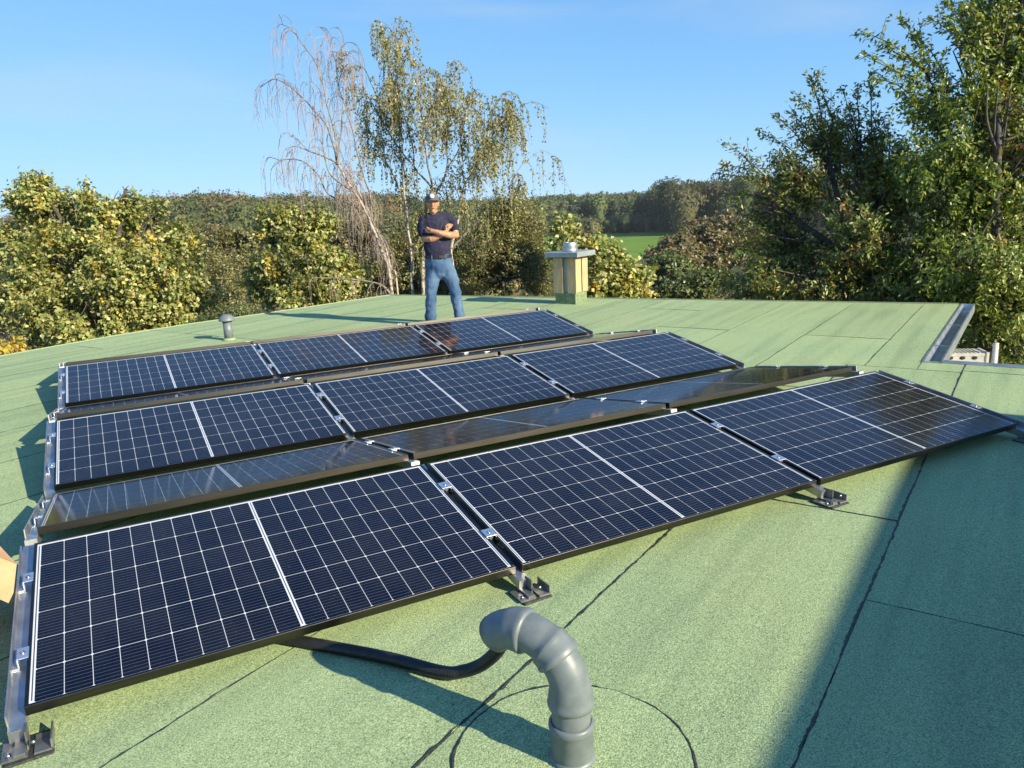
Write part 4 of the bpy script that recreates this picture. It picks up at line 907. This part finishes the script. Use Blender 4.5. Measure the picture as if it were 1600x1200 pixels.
# ---------------------------------------------------------------- birches
def zb(x, y): return (380 + x / 2.608, 20 + y / 2.608)   # traced on an enlarged view of the photograph
def birch(name, label, depth, stems, twigs_per_m, seed, leafy, twig_len, twig_mat, trunk_base, stem_r):
    rng = np.random.default_rng(seed)
    base = at(*zb(*trunk_base), depth); base = Vector((base.x, base.y, ground_at(base)))
    t = empty(name, base); tag(t, label, 'tree')
    wood = MB(); limb = MB(); tw = MB(); samples = []
    fwd = Vector((CAM_F.x, CAM_F.y, 0)).normalized()
    for k, (pts, r0, r1, dd, start) in enumerate(stems):
        P = []
        for i, p in enumerate(pts):
            f = i / (len(pts) - 1); P.append(at(*zb(*p), depth + dd[0] + (dd[1] - dd[0]) * f))
        if start: P = [Vector((P[0].x, P[0].y, ground_at(P[0]) - .2))] + P
        q = bez(P, 8); n = len(q)
        q = [v + Vector((mnoise.noise(v * 2.3 + Vector((k, 0, 0))), mnoise.noise(v * 2.3 + Vector((0, k, 5))), 0)) * 0.035 for v in q]
        rr = [r0 + (r1 - r0) * (i / (n - 1)) ** 0.8 for i in range(n)]
        (wood if (start or r0 > .041) else limb).tube(q, rr, 7, cap=False)
        L_ = sum((b - a).length for a, b in zip(q[:-1], q[1:]))
        lo = 0.42 if start else 0.12
        if k > 1:       # side branches that reach out and up before they hang
            for s_ in range(int(L_ * (1.7 if leafy else 1.0))):
                f = 0.2 + .75 * rng.random(); i = min(n - 2, int(f * (n - 1))); a = q[i]; dr = (q[i + 1] - q[i]).normalized()
                o_ = Vector((rng.normal(), rng.normal(), 0)).normalized(); bl = rng.uniform(.45, 1.1) * (1.15 - .75 * f) * (1 if leafy else .8)
                b1 = a + (o_ * .6 + dr * .5 + Vector((0, 0, .55))) * bl * .45; b2 = a + (o_ * 1.0 + dr * .5 + Vector((0, 0, .55))) * bl * .8; b3 = a + (o_ * 1.25 + dr * .4 + Vector((0, 0, .25))) * bl
                sq = bez([a, b1, b2, b3], 4); limb.tube(sq, list(np.linspace(.010, .0035, len(sq))), 4, cap=False)
                for t_ in range(int(bl * twigs_per_m * .75)):
                    i2 = rng.integers(3, len(sq) - 1); samples.append((sq[i2], (sq[i2 + 1] - sq[i2]).normalized(), .5))
        for s_ in range(int(L_ * twigs_per_m * .6)):
            f = lo + (1 - lo) * rng.random() ** 0.75
            i = min(n - 2, int(f * (n - 1))); a = q[i].lerp(q[i + 1], rng.random())
            dr = (q[i + 1] - q[i]).normalized(); samples.append((a, dr, f))
    PL, DL = [], []
    for (a, dr, f) in samples:
        sd_ = Vector((rng.normal(), rng.normal(), 0)) * .8 + dr * 0.9
        out = (sd_.normalized() + Vector((0, 0, .35))).normalized(); ln = rng.uniform(*twig_len) * (1 if f < .93 else .7)
        q = [a]; v = out * 1.0
        m_ = 9; p = a.copy(); sl = (.9, .9, .9, 1, 1, 1.1, 1.1, 1.1, 1.1)
        for i in range(m_):
            v = (v + Vector((0, 0, (-.18, -.5, -.75, -1, -1.4, -2, -2, -2, -2)[i]))).normalized(); p = p + v * (ln / m_ * sl[i]) + Vector((rng.normal(), rng.normal(), 0)) * .010
            q.append(p.copy())
        tw.tube(q, list(np.linspace(0.0062, 0.0028, len(q))), 3, cap=False, smooth=False)
        # finer side twigs
        for sdx in range(2 if leafy else 3):
            i = rng.integers(1, m_ - 1); b = q[i]; e = b + Vector((rng.normal() * .09, rng.normal() * .09, -rng.uniform(.2, .65))); mid = (b + e) / 2 + Vector((rng.normal() * .03, rng.normal() * .03, .05))
            tw.tube([b, mid, e], [.0042, .0034, .0025], 3, cap=False, smooth=False)
            for _ in range(leafy // 4):
                s_ = rng.random(); PL.append(b.lerp(e, s_)); DL.append(Vector((rng.normal(), rng.normal(), -1.2)))
        for _ in range(leafy):
            s_ = rng.random() * (m_ - .01); i = int(s_); PL.append(q[i].lerp(q[i + 1], s_ - i) + Vector((rng.normal(), rng.normal(), rng.normal())) * .02); DL.append(Vector((rng.normal(), rng.normal(), -1.0)))
    for b_, nm, mt in ((wood, 'trunk', M['birch_bark']), (limb, 'branches', M['limb']), (tw, 'twigs', M[twig_mat])):
        b_.v = [tuple(Vector(v) - base) for v in b_.v]; o = b_.build(nm, mt, t)
        if nm == 'twigs': o['kind'] = 'stuff'
    if PL:
        P = np.array([tuple(p) for p in PL]) - np.array(base); n = len(P)
        o = link('crown', leaf_mesh('crown', P, np.array([tuple(d) for d in DL]), unit(rng.normal(0, 1, (n, 3))), rng.uniform(.045, .075, n), rng.uniform(.035, .055, n), pick(BIR, n, rng), M['leaf']), t); o['kind'] = 'stuff'
BIR = [(5, (0.31, 0.315, 0.10)), (3, (0.40, 0.37, 0.14)), (2, (0.14, 0.16, 0.044)), (1, (0.38, 0.30, 0.11))]
birch('birch_tree', 'bare weeping birch leaning left behind the roof edge', 16.6, [
    ([(605, 1145), (560, 960), (500, 810), (440, 715), (385, 620)], .042, .024, (0, 0), True),
    ([(632, 1150), (600, 1040), (565, 920), (505, 800), (455, 700), (420, 640)], .028, .012, (.3, .5), True),
    ([(385, 620), (375, 500), (345, 380), (300, 220), (250, 140), (195, 65), (165, 110)], .022, .006, (0, -.6), False),
    ([(385, 620), (350, 480), (290, 400), (200, 310), (130, 270), (75, 300)], .024, .006, (0, .8), False),
    ([(385, 612), (330, 585), (270, 565), (210, 545), (180, 585)], .025, .006, (0, -.9), False),
    ([(505, 822), (430, 775), (340, 735), (300, 655), (240, 605), (160, 600), (112, 640)], .024, .006, (0, .3), False),
    ([(525, 850), (515, 740), (470, 590), (430, 430), (390, 300), (370, 180), (335, 100), (310, 160)], .020, .006, (.2, .9), False),
    ([(385, 620), (395, 500), (408, 350), (415, 250), (400, 140)], .02, .006, (0, .5), False),
    ([(455, 735), (360, 660), (330, 560), (320, 470), (290, 420)], .022, .006, (0, -.5), False),
    ([(600, 1150), (550, 1105), (430, 1085), (310, 1080)], .03, .01, (0, -.3), False),
    ([(585, 1050), (590, 960), (565, 905), (590, 980)], .014, .006, (0, -.2), False),
], 10.5, 71, 0, (.45, 1.3), 'twig', (605, 1145), .1)
birch('birch_tree', 'leafy birch with drooping branches and pale stems behind the man', 18.2, [
    ([(690, 1145), (692, 1060), (680, 940), (660, 780), (650, 640), (645, 500), (620, 330), (590, 170), (560, 40)], .046, .007, (0, .2), True),
    ([(735, 1145), (742, 960), (765, 800), (772, 720)], .048, .036, (-.2, -.2), True),
    ([(772, 720), (700, 630), (640, 560), (560, 430), (500, 330), (455, 300)], .028, .007, (-.2, .8), False),
    ([(772, 720), (750, 600), (730, 450), (705, 260), (680, 180)], .028, .007, (-.2, -.8), False),
    ([(778, 740), (830, 640), (825, 480), (850, 350), (862, 190)], .030, .007, (-.2, .6), False),
    ([(862, 1145), (850, 960), (878, 850), (885, 770), (905, 700), (950, 620), (980, 560), (1005, 440), (1045, 350), (1085, 365)], .045, .007, (-.3, -.6), True),
    ([(852, 960), (920, 885), (985, 830)], .035, .012, (-.3, -.5), False),
    ([(620, 330), (640, 150), (652, 25)], .02, .005, (.1, .3), False),
    ([(825, 480), (900, 400), (960, 330)], .02, .006, (.2, -.5), False),
    ([(980, 560), (1025, 490), (1060, 445), (1085, 500)], .018, .006, (-.4, .4), False),
    ([(640, 480), (560, 380), (500, 240), (470, 215)], .02, .006, (.1, -.7), False),
    ([(730, 450), (800, 330), (830, 260)], .02, .006, (-.5, .6), False),
    ([(905, 700), (880, 560), (900, 420), (930, 330)], .02, .006, (-.4, .2), False),
    ([(700, 630), (680, 500), (640, 380), (600, 300)], .02, .006, (.1, -.3), False),
    ([(660, 780), (600, 640), (540, 520), (490, 440)], .02, .006, (.2, .6), False),
    ([(950, 620), (990, 560), (1035, 525)], .018, .006, (-.4, -.9), False),
    ([(830, 640), (890, 540), (950, 450)], .02, .006, (0, .5), False),
    ([(750, 600), (790, 480), (800, 380), (770, 280)], .02, .006, (-.3, -.6), False),
    ([(1095, 790), (1090, 710), (1115, 660), (1150, 690)], .014, .006, (-.8, -.8), False),
], 10.5, 72, 19, (.4, 1.25), 'leafy_twig', (735, 1145), .1)

# ================================================================ THE MAN
man = empty('person', (4.58, 7.32, ZF + 0.002), (0, 0, -0.39)); tag(man, 'man with folded arms in navy T-shirt, jeans and grey cap behind the far panels', 'person')
def capsule_mesh(parts, voxel, smooth=6, name='tmp', disp=0.0, dscale=9.0, seed=0, mats=None):
    """parts: list of polylines [(point, radius x, radius y)] made into one closed skin"""
    mb = MB()
    for pl in parts:
        pts = [Vector(p[0]) for p in pl]; k = len(pts); n = 18
        # densify
        P, RX, RY = [], [], []
        for i in range(k - 1):
            for s in range(6):
                f = s / 6; P.append(pts[i].lerp(pts[i + 1], f)); g_ = f * f * (3 - 2 * f); RX.append(pl[i][1] * (1 - g_) + pl[i + 1][1] * g_); RY.append(pl[i][2] * (1 - g_) + pl[i + 1][2] * g_)
        P.append(pts[-1]); RX.append(pl[-1][1]); RY.append(pl[-1][2])
        # round ends
        d0 = (P[0] - P[1]).normalized(); d1 = (P[-1] - P[-2]).normalized()
        hd_ = [(P[0] + d0 * min(RX[0], RY[0]) * math.sin(a), RX[0] * math.cos(a), RY[0] * math.cos(a)) for a in (1.45, 1.1, .7, .35)]
        tl_ = [(P[-1] + d1 * min(RX[-1], RY[-1]) * math.sin(a), RX[-1] * math.cos(a), RY[-1] * math.cos(a)) for a in (.35, .7, 1.1, 1.45)]
        seq = hd_ + list(zip(P, RX, RY)) + tl_
        vs = []
        for i, (p, rx, ry) in enumerate(seq):
            a = seq[max(i - 1, 0)][0]; b = seq[min(i + 1, len(seq) - 1)][0]; t = (b - a).normalized()
            X = Vector((1, 0, 0)); X = X - t * X.dot(t)
            if X.length < .2: X = Vector((0, 0, 1)) - t * t.z
            X.normalize(); Y = t.cross(X)
            for j in range(n):
                an = 2 * PI * j / n; vs.append(p + X * (rx * math.cos(an)) + Y * (ry * math.sin(an)))
        m_ = len(seq); fs = [(i * n + j, i * n + (j + 1) % n, (i + 1) * n + (j + 1) % n, (i + 1) * n + j) for i in range(m_ - 1) for j in range(n)]
        fs += [tuple(range(n - 1, -1, -1)), tuple(range((m_ - 1) * n, m_ * n))]
        mb.add(vs, fs)
    me = mb.mesh(name, None); o = bpy.data.objects.new(name, me); COL.objects.link(o)
    r_ = o.modifiers.new('r', 'REMESH'); r_.mode = 'VOXEL'; r_.voxel_size = voxel
    sm = o.modifiers.new('s', 'SMOOTH'); sm.iterations = smooth; sm.factor = 0.5
    dg = bpy.context.evaluated_depsgraph_get(); dg.update()
    out = bpy.data.meshes.new_from_object(o.evaluated_get(dg)); bpy.data.objects.remove(o)
    if disp:
        nv = len(out.vertices); co = np.empty(nv * 3); out.vertices.foreach_get('co', co); co = co.reshape(-1, 3); no = np.empty(nv * 3); out.vertices.foreach_get('normal', no); no = no.reshape(-1, 3)
        dv = np.array([mnoise.noise(Vector((c[0] * dscale * .8, c[1] * dscale * .8, c[2] * dscale * 1.3)) + Vector((seed, 0, 0))) + .6 * mnoise.noise(Vector(c) * dscale * 2.4) for c in co])
        out.vertices.foreach_set('co', (co + no * (dv * disp)[:, None]).ravel())
    out.polygons.foreach_set('use_smooth', [True] * len(out.polygons)); out.update(); out.name = name
    return out
def V3(zx, zy, y=0.0): return Vector(((zx - 430) * 0.0018, y, (1120 - zy) * 0.0018))
M['skin'] = mat('tanned_skin', (0.42, 0.195, 0.105), (0.52, 0.26, 0.15), rough=0.5, scale=18)
M['navy'] = mat('navy_cotton', (0.022, 0.022, 0.045), (0.034, 0.033, 0.062), rough=0.9, scale=25, bump=0.25, bscale=40, spec=0.2)
M['denim'] = mat('washed_denim', (0.028, 0.070, 0.155), (0.105, 0.170, 0.262), rough=0.9, scale=3.5, bump=0.3, bscale=60, spec=0.2)
M['leather'] = mat('black_leather', (0.012, 0.010, 0.010), (0.025, 0.02, 0.018), rough=0.45, scale=30)
M['capcloth'] = mat('grey_cap_cloth', (0.085, 0.085, 0.105), (0.12, 0.12, 0.145), rough=0.9, scale=40, bump=0.2)
M['badge'] = mat('white_badge', (0.62, 0.60, 0.60), rough=0.8)
M['brass'] = mat('buckle_metal', (0.35, 0.30, 0.22), rough=0.3, metal=1.0)
M['eye'] = mat('dark_eye', (0.015, 0.012, 0.010), rough=0.2)
M['lip'] = mat('lips', (0.36, 0.13, 0.10), rough=0.5)
M['hair'] = mat('grey_hair', (0.10, 0.09, 0.08), (0.2, 0.18, 0.16), rough=0.8, scale=120)
M['shoe'] = mat('dark_work_shoe', (0.03, 0.026, 0.022), (0.05, 0.042, 0.035), rough=0.6, scale=20)
HC = V3(405, 205, -0.02)                                  # middle of the head
def rel(x, y, z): return HC + Vector((x, y, z))
body = [
    [(rel(0, .015, .075), .074, .092), (rel(0, .005, .03), .078, .096), (rel(0, -.005, -.02), .074, .088), (rel(0, -.018, -.065), .058, .066), (rel(0, -.03, -.098), .034, .040)],   # head down to the chin
    [(rel(0, -.086, .012), .010, .010), (rel(0, -.110, -.022), .017, .015)],                                                             # nose
    [(rel(-.033, -.083, .030), .02, .010), (rel(.033, -.083, .030), .02, .010)],                                                         # brow
    [(rel(-.080, .015, .015), .012, .02), (rel(-.076, .010, -.03), .009, .012)], [(rel(.080, .015, .015), .012, .02), (rel(.076, .010, -.03), .009, .012)],  # ears
    [(rel(0, .02, -.06), .056, .060), (V3(410, 290, .01), .062, .062)],                                                                  # neck
    [(V3(418, 305, .01), .13, .07), (V3(418, 380, 0), .165, .10), (V3(420, 500, 0), .155, .105), (V3(420, 600, 0), .15, .105), (V3(428, 680, .01), .165, .11)],   # trunk
    [(V3(418, 312, .01), .06, .05), (V3(340, 322, .01), .058, .054), (V3(322, 380, .005), .052, .052), (V3(322, 455, -.03), .043, .045)],   # right upper arm (picture left)
    [(V3(418, 312, .01), .06, .05), (V3(512, 322, .01), .058, .054), (V3(550, 380, .01), .052, .056), (V3(566, 440, -.03), .043, .045)],   # left upper arm
    [(V3(318, 458, -.035), .043, .045), (V3(380, 462, -.125), .047, .046), (V3(450, 440, -.145), .034, .036), (V3(492, 408, -.125), .027, .030)],      # lower forearm, towards the far biceps
    [(V3(492, 408, -.125), .026, .032), (V3(515, 385, -.115), .020, .040)],                                                                # its palm, lying on the other arm
    [(V3(566, 442, -.035), .043, .045), (V3(510, 438, -.165), .046, .046), (V3(440, 418, -.195), .036, .038), (V3(384, 402, -.165), .028, .030)],      # upper forearm
    [(V3(384, 402, -.165), .025, .032), (V3(352, 398, -.115), .020, .038)],
    [(V3(395, 690, .01), .095, .095), (V3(356, 780, .0), .082, .085), (V3(345, 880, -.01), .058, .062), (V3(338, 960, .01), .056, .06), (V3(330, 1078, .01), .040, .044)],
    [(V3(470, 690, .01), .095, .095), (V3(510, 780, .0), .082, .085), (V3(535, 880, -.01), .058, .062), (V3(545, 960, .01), .056, .06), (V3(556, 1070, .01), .040, .044)],
]
# fingers: the visible hand spreads over the far upper arm, the hidden one is tucked under
for k, (zx, zy, ln) in enumerate([(500, 352, 1.0), (513, 347, 1.1), (527, 350, 1.02), (540, 359, .85)]):
    a = V3(505 + k * 7, 382 + k * 1.5, -.118); b = V3(zx + 1, (zy + 380) / 2 - 3, -.124); c = V3(zx + 4, zy + 6, -.098)
    body.append([(a, .0095, .0095), (b, .0088, .0088), (c, .0075, .0075)])
body.append([(V3(492, 398, -.14), .011, .011), (V3(490, 378, -.15), .0095, .0095), (V3(494, 366, -.145), .008, .008)])    # thumb
for k in range(4):
    a = V3(355, 388 + k * 7, -.105); b = V3(338, 386 + k * 7.5, -.085); c = V3(330, 388 + k * 7.5, -.05)
    body.append([(a, .0095, .0095), (b, .0088, .0088), (c, .0075, .0075)])
body.append([(V3(366, 386, -.14), .011, .011), (V3(350, 374, -.13), .009, .009)])
bme = capsule_mesh(body, 0.0055, 3, 'body'); bme.materials.append(M['skin']); link('body', bme, man)
shirt = [
    [(V3(412, 284, .012), .078, .068), (V3(416, 305, .01), .155, .085), (V3(418, 350, .0), .190, .115), (V3(420, 430, -.005), .192, .128), (V3(420, 520, -.012), .185, .132), (V3(420, 585, -.01), .178, .128)],
    [(V3(405, 308, .01), .08, .06), (V3(338, 318, .01), .078, .072), (V3(318, 360, .005), .074, .076), (V3(317, 412, -.01), .072, .080)],
    [(V3(430, 306, .01), .08, .06), (V3(515, 316, .01), .080, .074), (V3(545, 350, .01), .076, .076), (V3(557, 388, .005), .072, .078)],
]
sme = capsule_mesh(shirt, 0.011, 12, 'tshirt', 0.011, 11.0, 3); sme.materials.append(M['navy']); link('tshirt', sme, man)
jeans = [
    [(V3(420, 608, -.004), .182, .128), (V3(424, 650, .0), .196, .134), (V3(428, 700, .005), .192, .130)],
    [(V3(385, 680, .005), .110, .118), (V3(364, 760, .0), .104, .112), (V3(350, 860, -.008), .080, .088), (V3(345, 900, -.008), .078, .086), (V3(337, 980, .006), .077, .084), (V3(330, 1085, .0), .078, .090)],
    [(V3(475, 680, .005), .110, .118), (V3(505, 760, .0), .104, .112), (V3(531, 850, -.008), .080, .088), (V3(536, 890, -.008), .078, .086), (V3(547, 980, .006), .075, .084), (V3(556, 1070, .0), .074, .090)],
]
jme = capsule_mesh(jeans, 0.011, 5, 'jeans', 0.013, 8.0, 9); jme.materials.append(M['denim']); link('jeans', jme, man)
def ellring(zc, rx, ry, h, th, mt, nm, y=0.0, zx=420, a0=0, a1=2 * PI):
    n = 40; mb = MB(); c = V3(zx, zc, y); vs = []
    for i in range(n):
        a = 2 * PI * i / n
        for (q, zz) in ((0, -h / 2), (th, -h / 2), (th, h / 2), (0, h / 2)): vs.append(c + Vector(((rx + q) * math.cos(a), (ry + q) * math.sin(a), zz)))
    fs = [(i * 4 + j, ((i + 1) % n) * 4 + j, ((i + 1) % n) * 4 + (j + 1) % 4, i * 4 + (j + 1) % 4) for i in range(n) for j in range(4)]
    return mb.add(vs, fs, False).build(nm, mt, man)
belt = ellring(597, .178, .128, .042, .012, M['leather'], 'belt', -.006)
MB().box(V3(443, 597, -.150), (.055, .008, .040), None, .003).build('buckle', M['brass'], belt)
for zx in (372, 478): MB().box(V3(zx, 599, -.006) + Vector((0, -.136 * math.sqrt(max(0, 1 - ((zx - 420) * .0018 / .19) ** 2)) - .004, 0)), (.014, .006, .055)).build('belt_loop', M['denim'], belt)
# face
for s in (-1, 1):
    MB().lathe([(0.001, -.009), (.007, -.007), (.010, 0), (.007, .007), (.001, .009)], 12, rel(s * .032, -.080, .010), Matrix.Diagonal((1.25, .8, .7))).build('eye', M['eye'], man)
MB().tube([rel(-.024, -.082, -.052), rel(-.010, -.090, -.055), rel(.010, -.090, -.055), rel(.024, -.082, -.052)], [.003, .0055, .0055, .003], 8).build('mouth', M['lip'], man)
hme = capsule_mesh([[(rel(0, .045, .05), .078, .062), (rel(0, .052, -.01), .074, .055), (rel(0, .05, -.045), .058, .042)]], .008, 3, 'hair'); hme.materials.append(M['hair']); link('hair', hme, man)
# baseball cap
cme = capsule_mesh([[(rel(0, .008, .060), .088, .107), (rel(0, .010, .095), .084, .102), (rel(0, .012, .122), .066, .08), (rel(0, .013, .140), .03, .035)]], .008, 3, 'cap'); cme.materials.append(M['capcloth'])
capo = link('cap', cme, man)
vs = []; nseg = 14
for i in range(nseg + 1):
    a = -PI * .5 + (i / nseg - .5) * 2.5
    for (rr, dz) in ((.094, 0), (.125, -.002), (.148, -.008)):
        px_ = math.cos(a) * rr * .86; py_ = math.sin(a) * (rr if rr < .1 else rr * (1 + .12 * math.cos((i / nseg - .5) * 2.6)))
        vs.append(rel(px_ * (1 if rr < .1 else .92), py_ + .01, .056 + dz - abs(i / nseg - .5) ** 2 * .045))
vb = [v - Vector((0, 0, .006)) for v in vs]; k = len(vs); fs = []
for i in range(nseg):
    for j in range(2):
        a = i * 3 + j; fs += [(a, a + 1, a + 4, a + 3), (k + a, k + a + 3, k + a + 4, k + a + 1)]
    fs.append((i * 3 + 2, k + i * 3 + 2, k + i * 3 + 5, i * 3 + 5))
MB().add(vs + vb, fs, True).build('visor', M['capcloth'], capo)
MB().lathe([(.001, -.004), (.032, -.004), (.030, .004), (.001, .005)], 20, rel(-.004, -.094, .100), Matrix.Rotation(R(72), 3, 'X')).build('badge', M['badge'], capo)
for s, zx, zy in ((-1, 328, 1100), (1, 558, 1092)):
    shm = capsule_mesh([[(Vector(((zx - 430) * .0018, .05, .055)), .046, .05), (Vector(((zx - 430) * .0018 + s * .008, -.05, .045)), .045, .042), (Vector(((zx - 430) * .0018 + s * .02, -.14, .036)), .046, .034)]], .008, 3, 'shoe')
    shm.materials.append(M['shoe']); link('shoe', shm, man)
